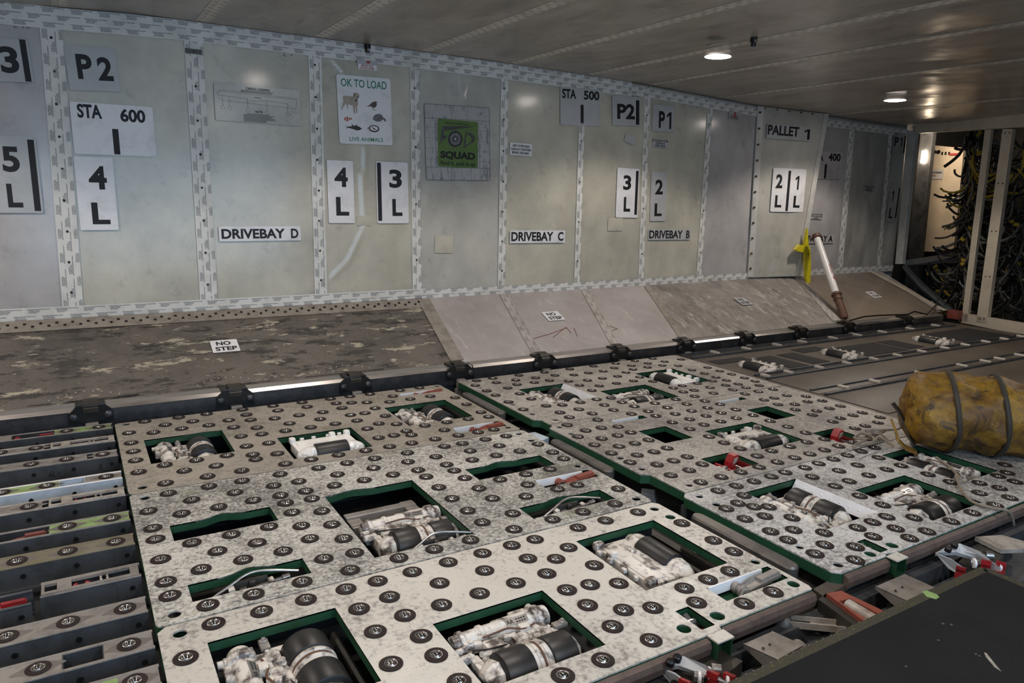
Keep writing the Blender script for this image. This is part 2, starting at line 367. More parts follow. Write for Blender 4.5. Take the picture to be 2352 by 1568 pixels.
def put_text(mb, s, u0, v0, u1, v1, z=0.0006, key='ink', bold=0.03, keep=False, shear=0.0):
    # letters filling the rectangle u0..u1 x v0..v1 of the builder's XY plane
    if s == '1':
        mb.use(key); W_, H_ = u1-u0, v1-v0; mb.prism([(u0+a*W_, v0+b*H_, z) for a, b in ((.58, 0), (1, 0), (1, 1), (.66, 1), (.05, .84), (.05, .66), (.58, .80))], (0, 0, .0003)); return
    me = text_mesh(s, bold, shear); xs = [v.co.x for v in me.vertices]; ys = [v.co.y for v in me.vertices]
    if not xs: return
    x0, x1, y0, y1 = min(xs), max(xs), min(ys), max(ys); sx = (u1-u0)/(x1-x0); sy = (v1-v0)/(y1-y0)
    if keep: sx = sy = min(sx, sy)
    mb.use(key); mp = [mb.bm.verts.new((u0+(v.co.x-x0)*sx, v0+(v.co.y-y0)*sy, z+v.co.z*0.02)) for v in me.vertices]
    for p in me.polygons: mb.face([mp[i] for i in p.vertices])
def lerp(a, b, t): return a+(b-a)*t
def pw(x, tab):
    if x <= tab[0][0]: return tab[0][1]
    for (a, b), (c, d) in zip(tab, tab[1:]):
        if x <= c: return b+(d-b)*(x-a)/(c-a)
    return tab[-1][1]
def rect(x0, x1, y0, y1): return [(x0, y0), (x1, y0), (x1, y1), (x0, y1)]
def rrect(x0, x1, y0, y1, r, n=4):
    out = []
    for cx, cy, a in ((x1-r, y1-r, 0), (x0+r, y1-r, 90), (x0+r, y0+r, 180), (x1-r, y0+r, 270)):
        for i in range(n+1): t = math.radians(a+90*i/n); out.append((cx+r*math.cos(t), cy+r*math.sin(t)))
    return out
def circ(x, y, r, n=16, sx=1.0): return [(x+sx*r*math.cos(2*math.pi*i/n), y+r*math.sin(2*math.pi*i/n)) for i in range(n)]
# ------------------------------------------------------------------ setting
def WY(x, z): return pw(x, [(-4, 3.80), (2.8, 3.80), (5.4, 3.89), (8, 3.93)])+0.03*(z-1.0)
CEILZ = [(-3.5, 1.595), (-0.2, 1.607), (0.3, 1.637), (2.1, 1.645), (3.3, 1.635), (4.5, 1.600), (7.5, 1.590)]
def CZ(x): return pw(x, CEILZ)
XL = -3.2; XR = 6.52
mb = MB().use('sub'); mb.bx(XL, 9.2, -1.3, 4.05, -0.20, -0.14); struct('floor', mb)
mb = MB().use('deck'); mb.bx(3.02, 6.02, 1.0, 3.16, -0.04, -0.012); mb.bx(3.02, 6.02, -1.3, 0.99, -0.04, -0.012); struct('floor', mb)
mb = MB().use('ceiling')
xs = [XL, -0.2, 0.3, 2.1, 3.3, 4.5, 6.36]; ys = [-1.3, 0, 1.3, 2.6, 4.0]
for i in range(len(xs)-1):
    for j in range(len(ys)-1):
        mb.face([mb.bm.verts.new((x, y, CZ(x))) for x, y in ((xs[i], ys[j]), (xs[i], ys[j+1]), (xs[i+1], ys[j+1]), (xs[i+1], ys[j]))])
bmesh.ops.remove_doubles(mb.bm, verts=mb.bm.verts, dist=1e-5)
q = bmesh.ops.extrude_face_region(mb.bm, geom=list(mb.bm.faces)); bmesh.ops.translate(mb.bm, verts=[g for g in q['geom'] if isinstance(g, bmesh.types.BMVert)], vec=(0, 0, 0.05))
struct('ceiling', mb)
mb = MB().use('line_dark')
wx = [XL, -1, 0, 1, 2, 2.8, 3.6, 4.4, 5.4, XR]
for a, b in zip(wx, wx[1:]):
    for z0, z1 in ((-0.14, 0.30), (0.30, 1.66)):
        pr = [(a, WY(a, z0)+0.012, z0), (b, WY(b, z0)+0.012, z0), (b, WY(b, z1)+0.012, z1), (a, WY(a, z1)+0.012, z1)]
        mb.prism(pr, (0, 0.04, 0))
struct('wall_back', mb)
# the starboard side behind the photographer, with the open cargo door
mb = MB().use('line_dark')
mb.bx(XL, -0.5, -1.34, -1.3, -0.14, 1.62); mb.bx(2.3, 9.2, -1.34, -1.3, -0.14, 1.62); mb.bx(-0.5, 2.3, -1.34, -1.3, -0.14, 0.22); struct('wall_front', mb)
mb = MB().use('line_dark'); mb.bx(XL-0.04, XL, -1.34, 4.0, -0.14, 1.62); struct('wall_left', mb)
def wallpx(px, py, off=0.0):
    y = 3.82
    for _ in range(5): P = aty(px, py, y-off); y = WY(P.x, P.z)
    return aty(px, py, y-off)
# ceiling seam tapes, running from the wall across the hold
def tape_mesh(pts, wdir, wd, nrm, key, th=0.0012):
    mb = MB().use(key); uvl = mb.bm.loops.layers.uv.new('UVMap'); nrm = Vector(nrm).normalized(); acc = 0; A = []
    pts = [Vector(p) for p in pts]
    for i, p in enumerate(pts):
        if i: acc += (p-pts[i-1]).length
        w_ = wdir[i] if isinstance(wdir, list) else Vector(wdir)
        w_ = w_.normalized()*wd/2
        A.append((mb.bm.verts.new(p-w_), mb.bm.verts.new(p+w_), acc))
    fs = []
    for a, b in zip(A, A[1:]):
        f = mb.face((a[0], b[0], b[1], a[1])); fs.append(f)
        for lp, uv in zip(f.loops, ((a[2], 0), (b[2], 0), (b[2], wd), (a[2], wd))): lp[uvl].uv = uv
    q = bmesh.ops.extrude_face_region(mb.bm, geom=fs); bmesh.ops.translate(mb.bm, verts=[g for g in q['geom'] if isinstance(g, bmesh.types.BMVert)], vec=nrm*th)
    # keep the visible face textured: the extruded copy is the top
    return mb
ci = ['above the upper left wall corner', 'meeting the wall left of the OK TO LOAD poster', 'meeting the wall right of the OK TO LOAD poster',
      'meeting the wall left of the STA 500 sign', 'meeting the wall near the P2 sign by STA 500', 'passing left of the nearer lamp', 'passing between the two lamps', 'just left of the farther lamp', 'nearest the equipment bay']
cx_ = [0.04, 0.60, 1.145, 1.715, 2.272, 2.825, 3.345, 4.03, 5.30]
for x, s in zip(cx_, ci):
    ys_ = [-0.5+0.6*k for k in range(8)]; ys_[-1] = WY(x, 1.6)-0.04
    o = tape_mesh([(x, y, CZ(x)-0.0005) for y in ys_], (1, 0, 0), 0.062, (0, 0, -1), 'tape_ceiling').build('ceiling_tape', smooth=False)
    tag(o, 'printed ceiling tape '+s, 'tape', 'tapes over the ceiling seams')
# ------------------------------------------------------------------ lining panels, one per bay
strips = [((117, 60), (166, 690), 0.082, 'tape'), ((443, 90), (478, 672), 0.08, 'tape'), ((721, 95), (736, 670), 0.066, 'tape'), ((951, 150), (957, 660), 0.056, 'tape'),
          ((1158, 155), (1150, 655), 0.050, 'tape'), ((1334, 290), (1323, 648), 0.044, 'tape'), ((1486, 203), (1470, 644), 0.047, 'tape'), ((1630, 240), (1603, 635), 0.048, 'tape'),
          ((1747, 245), (1722, 635), 0.058, 'tape_plain'), ((1957, 276), (1927, 617), 0.07, 'tape'), ((2045, 291), (2016, 612), 0.05, 'tape')]
SX = [(wallpx(*a).x+wallpx(*b).x)/2 for a, b, _, _ in strips]
def ZB(x): return 0.30+0.012*max(0, min(1, x/4))   # foot of the wall lining
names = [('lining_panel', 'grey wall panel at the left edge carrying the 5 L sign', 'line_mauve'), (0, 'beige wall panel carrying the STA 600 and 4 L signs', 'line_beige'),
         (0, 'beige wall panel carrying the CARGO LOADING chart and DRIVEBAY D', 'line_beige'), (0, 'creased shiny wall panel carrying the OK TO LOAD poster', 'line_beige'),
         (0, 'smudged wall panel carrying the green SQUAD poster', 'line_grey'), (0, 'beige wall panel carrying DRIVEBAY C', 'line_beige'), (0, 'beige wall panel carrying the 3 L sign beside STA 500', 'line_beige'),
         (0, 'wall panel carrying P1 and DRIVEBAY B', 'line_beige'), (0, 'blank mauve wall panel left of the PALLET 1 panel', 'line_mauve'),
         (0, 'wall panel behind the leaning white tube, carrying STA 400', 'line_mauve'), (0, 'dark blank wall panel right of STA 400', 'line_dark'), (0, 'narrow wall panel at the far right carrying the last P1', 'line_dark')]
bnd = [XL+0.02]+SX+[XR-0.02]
# PALLET 1 panel is added separately in front of the bay between strips 8 and 9
creases = [((800, 600), (838, 520), 0.013), ((838, 520), (832, 400), 0.016), ((838, 520), (925, 640), 0.010), ((760, 640), (800, 600), 0.012), ((790, 165), (765, 135), 0.010), ((905, 165), (893, 185), 0.012), ((1055, 165), (1063, 228), 0.007), ((1063, 228), (1074, 165), 0.006),
           ((838, 400), (838, 340), 0.012)]
CR = [(wallpx(*a), wallpx(*b), wd) for a, b, wd in creases]
def lining_panel(i, x0, x1, label, key):
    fine = i in (3, 4); nx, nz = (56, 96) if fine else (6, 8)
    mb = MB().use(key); g = {}
    za = ZB((x0+x1)/2)-0.005
    for a in range(nx+1):
        x = lerp(x0+0.004, x1-0.004, a/nx); zt = CZ(x)-0.006
        for b in range(nz+1):
            z = lerp(za, zt, b/nz); d = 0.0
            if fine:
                for p, q, wd in CR:
                    ab = (q-p); t = max(0, min(1, ((x-p.x)*ab.x+(z-p.z)*ab.z)/(ab.x**2+ab.z**2))); dd = math.hypot(x-p.x-ab.x*t, z-p.z-ab.z*t)
                    d = max(d, 0.0050*math.exp(-(dd/wd)**2))
                edge = min((x-x0), (x1-x))
                d *= min(1, max(0, (edge-0.035)/0.03))
            g[a, b] = mb.bm.verts.new((x, WY(x, z)-0.004-d, z))
    for a in range(nx):
        for b in range(nz): mb.face((g[a, b], g[a+1, b], g[a+1, b+1], g[a, b+1]))
    q = bmesh.ops.extrude_face_region(mb.bm, geom=list(mb.bm.faces)); bmesh.ops.translate(mb.bm, verts=[v for v in q['geom'] if isinstance(v, bmesh.types.BMVert)], vec=(0, 0.012, 0))
    o = mb.build('lining_panel', ang=60); tag(o, label, 'wall panel', 'wall lining panels'); return o
PAN = []
for i in range(12): PAN.append(lining_panel(i, bnd[i], bnd[i+1], names[i][1], names[i][2]))
# vertical seam tapes
vl = ['between the 5 L panel and the STA 600 panel', 'between the STA 600 panel and the DRIVEBAY D panel', 'between DRIVEBAY D and the OK TO LOAD poster', 'between the OK TO LOAD poster and the green SQUAD poster',
      'between the SQUAD poster and DRIVEBAY C', 'below the STA 500 sign', 'between the 3 L sign and DRIVEBAY B', 'right of the DRIVEBAY B panel', 'along the left edge of the PALLET 1 panel', 'right of the STA 400 sign', 'left of the last P1 at the far right']
TP = []
for (a, b, wd, key), x, s in zip(strips, SX, vl):
    xa, xb = wallpx(*a).x, wallpx(*b).x; pts = []
    z1, z0 = (CZ(x)-0.07, ZB(x)+0.03)
    if s.startswith('below'): z1 = wallpx(1335, 287).z
    for k in range(7):
        z = lerp(z0, z1, k/6); xx = lerp(xb, xa, k/6); pts.append((xx, WY(xx, z)-0.0085, z))
    mb = tape_mesh(pts, (1, 0, 0), wd, (0, -1, 0), key, 0.001)
    o = mb.build('seam_tape', smooth=False); tag(o, ('white printed' if key == 'tape' else 'plain cream')+' vertical seam tape '+s, 'tape', 'vertical wall tapes')
    mb = MB().use('darkmetal')
    nscr = {0: 9, 1: 8, 2: 8, 4: 7, 8: 9}.get(vl.index(s), 4)
    for k in range(nscr):
        t = (k+0.6)/nscr; p = Vector(pts[0]).lerp(Vector(pts[-1]), t); mb.cyl((p.x+R_.uniform(-.006, .006), p.y-0.003, p.z), (p.x, p.y+0.002, p.z), 0.0055, seg=10)
    mb.build('screw_heads', o, label='dark screw heads down the tape', stuff=True); TP.append(o)
# grey scuff patch on the second tape
P = wallpx(444, 118, 0.0105); mb = MB().use('darkmetal'); mb.box((P.x, P.y, P.z), (0.07, 0.001, 0.022)); mb.build('scuff_patch', TP[1], label='dark grey scuff patch')
# horizontal tapes along the head and the foot of the lining
def htape(z_of, x0, x1, wd, name, label, key='tape', off=0.0108):
    n = 14; pts = [(x, WY(x, z_of(x))-off, z_of(x)) for x in [lerp(x0, x1, k/n) for k in range(n+1)]]
    o = tape_mesh(pts, (0, 0, 1), wd, (0, -1, 0), key, 0.001).build(name, smooth=False); return tag(o, label, 'tape', 'horizontal wall tapes')
htape(lambda x: CZ(x)-0.046, XL+0.02, 3.2, 0.088, 'head_tape', 'wide white printed tape along the top of the wall, left part')
htape(lambda x: CZ(x)-0.05, 3.2, SX[8]-0.01, 0.06, 'head_tape', 'white printed tape along the wall top above DRIVEBAY B')
htape(lambda x: CZ(x)-0.055, 5.05, XR-0.03, 0.06, 'head_tape', 'white printed tape along the wall top right of PALLET 1')
htape(lambda x: ZB(x)+0.02, XL+0.02, 1.72, 0.062, 'foot_tape', 'white printed tape along the wall foot above the worn brown slope')
htape(lambda x: ZB(x)+0.018, 1.72, SX[8]-0.02, 0.056, 'foot_tape', 'white printed tape along the wall foot above the pale slope')
htape(lambda x: ZB(x)+0.022, 5.1, XR-0.03, 0.056, 'foot_tape', 'white printed tape along the wall foot right of PALLET 1')
# loose PALLET 1 panel, standing off the wall at its right edge
c4_ = [wallpx(1740, 243, 0.014), wallpx(1903, 262, 0.10), wallpx(1838, 634, 0.07), wallpx(1716, 637, 0.014)]
mb = MB().use('line_grey'); n, nz = 12, 8; g = {}
for i in range(n+1):
    for j in range(nz+1):
        p = c4_[3].lerp(c4_[2], i/n).lerp(c4_[0].lerp(c4_[1], i/n), j/nz); p.y += 0.018*math.sin(math.pi*i/n)**1.5*(i/n); g[i, j] = mb.bm.verts.new(p)
for i in range(n):
    for j in range(nz): mb.face((g[i, j], g[i+1, j], g[i+1, j+1], g[i, j+1]))
q = bmesh.ops.extrude_face_region(mb.bm, geom=list(mb.bm.faces)); bmesh.ops.translate(mb.bm, verts=[v for v in q['geom'] if isinstance(v, bmesh.types.BMVert)], vec=(0, -0.003, 0))
pal = mb.build('lining_panel', ang=60); tag(pal, 'loose overlapping wall panel marked PALLET 1, its right edge standing off', 'wall panel', 'wall lining panels')
mb = MB().use('tape_plain'); e = [c4_[1].lerp(c4_[2], k/6) for k in range(7)]
for a, b in zip(e, e[1:]): mb.prism([a+Vector((-0.055, -0.003, 0)), a+Vector((0, -0.003, 0)), b+Vector((0, -0.003, 0)), b+Vector((-0.055, -0.003, 0))], (0, 0.002, 0))
mb.build('edge_tape', pal, label='pale tape along the right edge')
mb = MB().use('tape_plain'); a_, b_ = c4_[0], c4_[3]; mb.prism([a_+Vector((.002, -.006, -.004)), a_+Vector((.058, -.012, -.004)), b_+Vector((.058, -.010, .004)), b_+Vector((.002, -.006, .004))], (0, .003, 0)); mb.build('edge_tape', pal, smooth=False, label='pale riveted tape along the left edge')
mb = MB().use('rust')
for k in range(11):
    p = c4_[0].lerp(c4_[3], (k+0.4)/11); mb.cyl(p+Vector((0.018, -0.018, 0)), p+Vector((0.018, 0.0, 0)), 0.008, seg=10)
for k in range(6):
    p = c4_[0].lerp(c4_[1], (k+0.6)/6); mb.cyl(p+Vector((0, -0.006, -0.012)), p+Vector((0, 0.003, -0.012)), 0.006, seg=8)
mb.build('rivets', pal, stuff=True, label='rusty rivets along the edges')
# ------------------------------------------------------------------ placards
def placard(name, label, cat, px, items, key='placard', off=0.0125, group=None, parent=None, th=0.0012, extra=None, mapper=None, axes=None):
    # px = four corners in the photo (tl, tr, br, bl), found on the wall, then squared up
    mp = mapper or (lambda x, y: wallpx(x, y, off))
    c = [mp(*p) for p in px]; ctr = sum(c, Vector())/4
    xd = ((c[1]-c[0])+(c[2]-c[3])); yd = ((c[0]-c[3])+(c[1]-c[2])); wd = xd.length/2; ht = yd.length/2
    if axes: xd, yd, wd, ht = axes
    mb = MB().use(key); mb.plate(rrect(-wd/2, wd/2, -ht/2, ht/2, min(wd, ht)*0.04), [], 0, th)
    o = frame_obj(name, mb.mesh(name), ctr, xd, yd); tag(o, label, cat, group)
    for it in items:
        lt = MB(); s, u0, v0, u1, v1 = it[:5]; k = it[5] if len(it) > 5 else 'ink'; bo = it[6] if len(it) > 6 else 0.035
        U0, U1, V0, V1 = (u0-0.5)*wd, (u1-0.5)*wd, (0.5-v1)*ht, (0.5-v0)*ht
        if s == '|': lt.use(k); lt.bx(U0, U1, V0, V1, th, th+0.0006); lt.build('marker_bar', o, smooth=False)
        else: put_text(lt, s, U0, V0, U1, V1, th+0.0003, k, bo); lt.build('lettering', o, smooth=False)
    if extra: lt = MB(); extra(lt, wd, ht, th); lt.build('printed_artwork', o, smooth=False)
    return o
def Q(x0, y0, x1, y1, s=0, t=None):   # near-rectangle with the photo's shear: s = drop of the right end
    return [(x0, y0), (x1, y0+s), (x1, y1+s), (x0, y1)] if t is None else [(x0, y0), (x1, y0+s), (x1+t, y1+s), (x0+t, y1)]
GW = 'white position signs on the wall'
placard('position_sign', 'sign with 3 and a black bar, cut by the left frame edge', 'sign', [(-60, 84), (68, 92), (72, 190), (-55, 184)], [('3', .44, .18, .78, .80), ('|', .85, 0, .965, .98)], 'placardgrey', group=GW)
placard('position_sign', 'tall sign reading 5 L with a long black bar, at the left frame edge', 'sign', [(-50, 308), (84, 314), (97, 489), (-38, 488)], [('5', .38, .14, .68, .47), ('L', .40, .62, .66, .93), ('|', .85, .04, .965, .975)], 'placardgrey', group=GW)
placard('position_sign', 'grey sign reading P2, above the STA 600 sign', 'sign', [(150, 103), (268, 112), (272, 210), (155, 207)], [('P', .20, .18, .50, .74), ('2', .60, .22, .90, .76)], 'placardgrey', group=GW)
placard('station_sign', 'wide white sign reading STA 600', 'sign', [(160, 233), (352, 246), (357, 360), (170, 353)], [('STA', .08, .03, .37, .30), ('600', .59, .07, .90, .33), ('|', .475, .48, .55, .98)], group=GW)
placard('position_sign', 'white sign reading 4 L right under STA 600', 'sign', [(169, 359), (260, 362), (271, 528), (185, 528)], [('4', .33, .12, .80, .44), ('L', .33, .62, .80, .92)], group=GW)
placard('drivebay_sign', 'white strip sign reading DRIVEBAY D', 'sign', [(501, 520), (690, 519), (691, 552), (504, 554)], [('DRIVEBAY', .03, .17, .80, .84), ('D', .875, .17, .97, .84)], group='drivebay signs')
placard('position_sign', 'white sign reading 4 L below the OK TO LOAD poster', 'sign', [(751, 367), (812, 370), (813, 512), (754, 512)], [('4', .27, .11, .78, .42), ('L', .30, .58, .80, .88)], group=GW)
placard('position_sign', 'white sign with a left-hand black bar and 3 L, under the animal poster', 'sign', [(864, 371), (938, 373), (937, 513), (866, 512)], [('3', .40, .12, .80, .42), ('L', .48, .60, .80, .88), ('|', .03, .02, .15, .96)], group=GW)
placard('station_sign', 'grey sign reading STA 500 over a taped seam', 'sign', [(1287, 198), (1379, 206), (1377, 290), (1287, 287)], [('STA', .04, .05, .39, .30), ('500', .58, .06, .98, .30), ('|', .50, .44, .575, .93)], 'placardgrey', group=GW)
placard('position_sign', 'grey sign reading P2 and a black bar, right of STA 500', 'sign', [(1406, 220), (1471, 222), (1470, 290), (1406, 287)], [('P2', .17, .26, .80, .78), ('|', .84, .12, .96, .96)], 'placardgrey', group=GW)
placard('position_sign', 'grey sign reading P1, right of the P2 bar sign', 'sign', [(1497, 240), (1548, 244), (1547, 304), (1499, 301)], [('P', .30, .22, .58, .86), ('1', .66, .24, .88, .88)], 'placardgrey', group=GW)
placard('position_sign', 'white sign reading 3 L with a black bar at its right, left of DRIVEBAY B', 'sign', [(1418, 385), (1470, 388), (1463, 500), (1414, 499)], [('3', .28, .14, .64, .44), ('L', .34, .58, .64, .88), ('|', .84, .04, .96, .94)], group=GW)
placard('position_sign', 'white sign reading 2 L above DRIVEBAY B', 'sign', [(1494, 394), (1531, 394), (1528, 508), (1494, 507)], [('2', .28, .16, .78, .46), ('L', .28, .64, .76, .90)], 'placardgrey', group=GW)
placard('drivebay_sign', 'white strip sign reading DRIVEBAY C', 'sign', [(1171, 529), (1298, 529), (1297, 557), (1172, 558)], [('DRIVEBAY', .02, .12, .78, .86), ('C', .865, .12, .97, .86)], group='drivebay signs')
placard('drivebay_sign', 'white strip sign reading DRIVEBAY B', 'sign', [(1489, 526), (1587, 527), (1586, 550), (1489, 551)], [('DRIVEBAY', .02, .10, .80, .88), ('B', .885, .10, .97, .88)], 'placardgrey', group='drivebay signs')
PM = lambda x, y: (lambda t: wallpx(x, y, lerp(0.016, 0.088, t)-0.018*math.sin(math.pi*t)**1.5*t+0.011))(max(0, min(1, (x-1735)/150)))
placard('pallet_sign', 'grey sign reading PALLET 1 on the loose panel', 'sign', [(1762, 284), (1865, 292), (1860, 325), (1760, 317)], [('PALLET', .02, .06, .72, .74), ('1', .84, .16, .97, .90)], 'placardgrey', mapper=PM, group=GW)
placard('position_sign', 'white sign with 2 L and 1 L split by a black bar', 'sign', [(1776, 385), (1853, 389), (1843, 487), (1769, 486)], [('2', .10, .14, .30, .46), ('L', .12, .62, .32, .90), ('1', .68, .16, .80, .48), ('L', .68, .62, .88, .90), ('|', .455, .05, .53, .98)], mapper=PM, group=GW)
placard('station_sign', 'faded STA 400 sign half hidden by the loose panel', 'sign', [(1868, 345), (1936, 350), (1930, 412), (1860, 410)], [('STA', .0, .08, .36, .36), ('400', .53, .06, .94, .34), ('|', .43, .46, .50, .98)], 'line_mauve', group=GW)
placard('drivebay_sign', 'DRIVEBAY A sign half hidden behind the yellow clip and white tube', 'sign', [(1836, 538), (1916, 539), (1914, 558), (1836, 559)], [('DRIVEBAY A', .0, .10, .97, .86)], 'line_mauve', group='drivebay signs')
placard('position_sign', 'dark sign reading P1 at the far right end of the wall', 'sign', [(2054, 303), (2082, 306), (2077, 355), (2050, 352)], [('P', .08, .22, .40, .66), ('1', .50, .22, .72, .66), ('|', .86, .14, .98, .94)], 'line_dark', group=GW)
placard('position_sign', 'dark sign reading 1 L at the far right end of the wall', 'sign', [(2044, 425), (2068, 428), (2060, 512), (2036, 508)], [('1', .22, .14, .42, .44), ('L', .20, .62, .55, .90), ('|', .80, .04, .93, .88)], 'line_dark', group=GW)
placard('warning_label', 'white label with red print under the ceiling nozzle', 'label', [(822, 146), (866, 150), (864, 163), (822, 159)], [('FIRE EXT NOZ', .18, .10, .82, .44, 'inkred'), ('DO NOT COVER', .12, .54, .86, .90, 'inkred')])
def arr(lt, wd, ht, th):
    lt.use('inkred'); lt.prism([(-.02*wd, -.3*ht, th), (.12*wd, -.3*ht, th), (.12*wd, .1*ht, th), (.22*wd, .1*ht, th), (.05*wd, .48*ht, th), (-.12*wd, .1*ht, th), (-.02*wd, .1*ht, th)], (0, 0, .0005))
placard('arrow_label', 'small clear label with a red arrow pointing up at the nozzle', 'label', [(818, 137), (868, 141), (868, 149), (818, 145)], [('L', -.0, .1, .06, .8)], 'placardgrey', extra=arr)
placard('notice_label', 'small white notice about a drain clean-out, right of the SQUAD poster', 'label', [(1171, 327), (1222, 331), (1221, 360), (1171, 355)], [('GRAY WATER DRAIN', .12, .12, .88, .32), ('CLEAN-OUT POSITIONED', .04, .40, .96, .60), ('BEHIND THIS PANEL', .10, .68, .88, .88)])
placard('notice_label', 'faint grey notice under the P1 sign near STA 500', 'label', [(1499, 318), (1534, 322), (1533, 340), (1499, 337)], [('E-E COOLING SYSTEM', .0, .06, 1, .30), ('FORWARD EE', .2, .38, .8, .60), ('SUPPLY VALVE', .16, .68, .84, .92)], 'placardgrey')
placard('notice_label', 'faint arrow notice on the blank mauve panel', 'label', [(1675, 254), (1699, 257), (1698, 275), (1674, 272)], [('FIRE EXT NOZ', .1, .55, .9, .72), ('DO NOT COVER', .1, .80, .9, .96)], 'line_mauve', extra=arr)
placard('notice_label', 'faint notice on the STA 400 panel beside the tube top', 'label', [(1862, 489), (1889, 491), (1887, 504), (1860, 502)], [('E-E COOLING SYSTEM', .0, .05, 1, .30), ('MIXED CLEANLINESS', .0, .38, 1, .62), ('RIGID', .3, .70, .7, .95)], 'line_mauve')
placard('notice_label', 'faint notice on the dark blank panel', 'label', [(1984, 425), (2008, 427), (2006, 440), (1982, 438)], [('E-E COOLING SYSTEM', .0, .05, 1, .30), ('FORWARD', .2, .38, .8, .62), ('OVERBOARD', .15, .70, .85, .95)], 'line_dark')
placard('torn_label', 'torn scrap of a silver label left of the 3 L bar sign', 'label', [(1434, 308), (1460, 316), (1457, 336), (1436, 324)], [], 'placardgrey')
# faint square stickers left on the lining
for lab, px in (('pale square patch under the SQUAD poster', Q(999, 541, 1040, 581)), ('pale square patch under the 3 L bar sign near STA 500', Q(1396, 500, 1430, 530)), ('pale square patch under the 4 L and 3 L pair', Q(820, 495, 850, 518))):
    placard('sticker_patch', lab, 'sticker', px, [], 'line_beige', off=0.0085, th=0.0008)
# marker numbers written on the lining
for s, px, i in (('L 10', Q(32, 50, 72, 64, 2), 0), ('L 7', Q(651, 114, 678, 129, 2), 2), ('L 6', Q(1453, 212, 1470, 222), 6), ('L 5', Q(1599, 240, 1611, 248), 7)):
    a, b, c = wallpx(px[3][0], px[3][1], 0.0085), wallpx(px[2][0], px[2][1], 0.0085), wallpx(px[0][0], px[0][1], 0.0085)
    mb = MB(); put_text(mb, s, 0, 0, (b-a).length, (c-a).length, 0, 'darkmetal', -0.02, shear=0.3)
    me = mb.mesh('handwriting', False); o = link('handwriting', me, PAN[i]); x = (b-a).normalized(); z = x.cross(Vector((0, 0.03, 1))).normalized(); y = z.cross(x)
    mt = Matrix((x, y, z)).transposed().to_4x4(); mt.translation = a; o.matrix_local = mt
# cargo chart
def chart(lt, wd, ht, th):
    def L(pts, wl=0.0012):
        for (a, b), (c, d) in zip(pts, pts[1:]):
            p = Vector(((a-.5)*wd, (.5-b)*ht, th)); q = Vector(((c-.5)*wd, (.5-d)*ht, th)); dd = (q-p); n = Vector((-dd.y, dd.x, 0)).normalized()*wl/2
            lt.use('darkmetal'); lt.prism([p-n, q-n, q+n, p+n], (0, 0, .0004))
    L([(.98, .24), (.10, .18), (.05, .20), (.03, .28), (.05, .40), (.10, .46), (.95, .52), (.965, .30), (.94, .245)]); L([(.93, .27), (.06, .22), (.05, .33), (.37, .36), (.38, .47)]); L([(.40, .42), (.60, .37), (.85, .40), (.86, .50)])
    for u, v0, v1 in ((.09, .33, .60), (.165, .34, .60), (.375, .36, .62), (.60, .37, .64), (.845, .40, .66)):
        L([(u, v0), (u, v1)]); n = 14; r = .022
        L([(u+r*math.cos(2*math.pi*k/n), v1+.05+r*wd/ht*math.sin(2*math.pi*k/n)) for k in range(n+1)], 0.001)
    R = random.Random(3)
    for j in range(2): L([(.30, .145+.035*j), (.68-.02*j, .145+.035*j)], .0028)
    for j in range(7): L([(.32 + (.04 if j == 0 else 0), .765+.033*j), (.32+R.uniform(.26, .44), .765+.033*j)], .0028)
    L([(.45, .31), (.53, .31)], .0028)
placard('loading_chart', 'clear chart headed CARGO LOADING with an aircraft outline', 'chart', [(491, 188), (688, 208), (690, 290), (494, 276)], [('CARGO LOADING', .36, .05, .64, .12), ('NOTE', .46, .66, .545, .725)], 'line_grey', extra=chart)
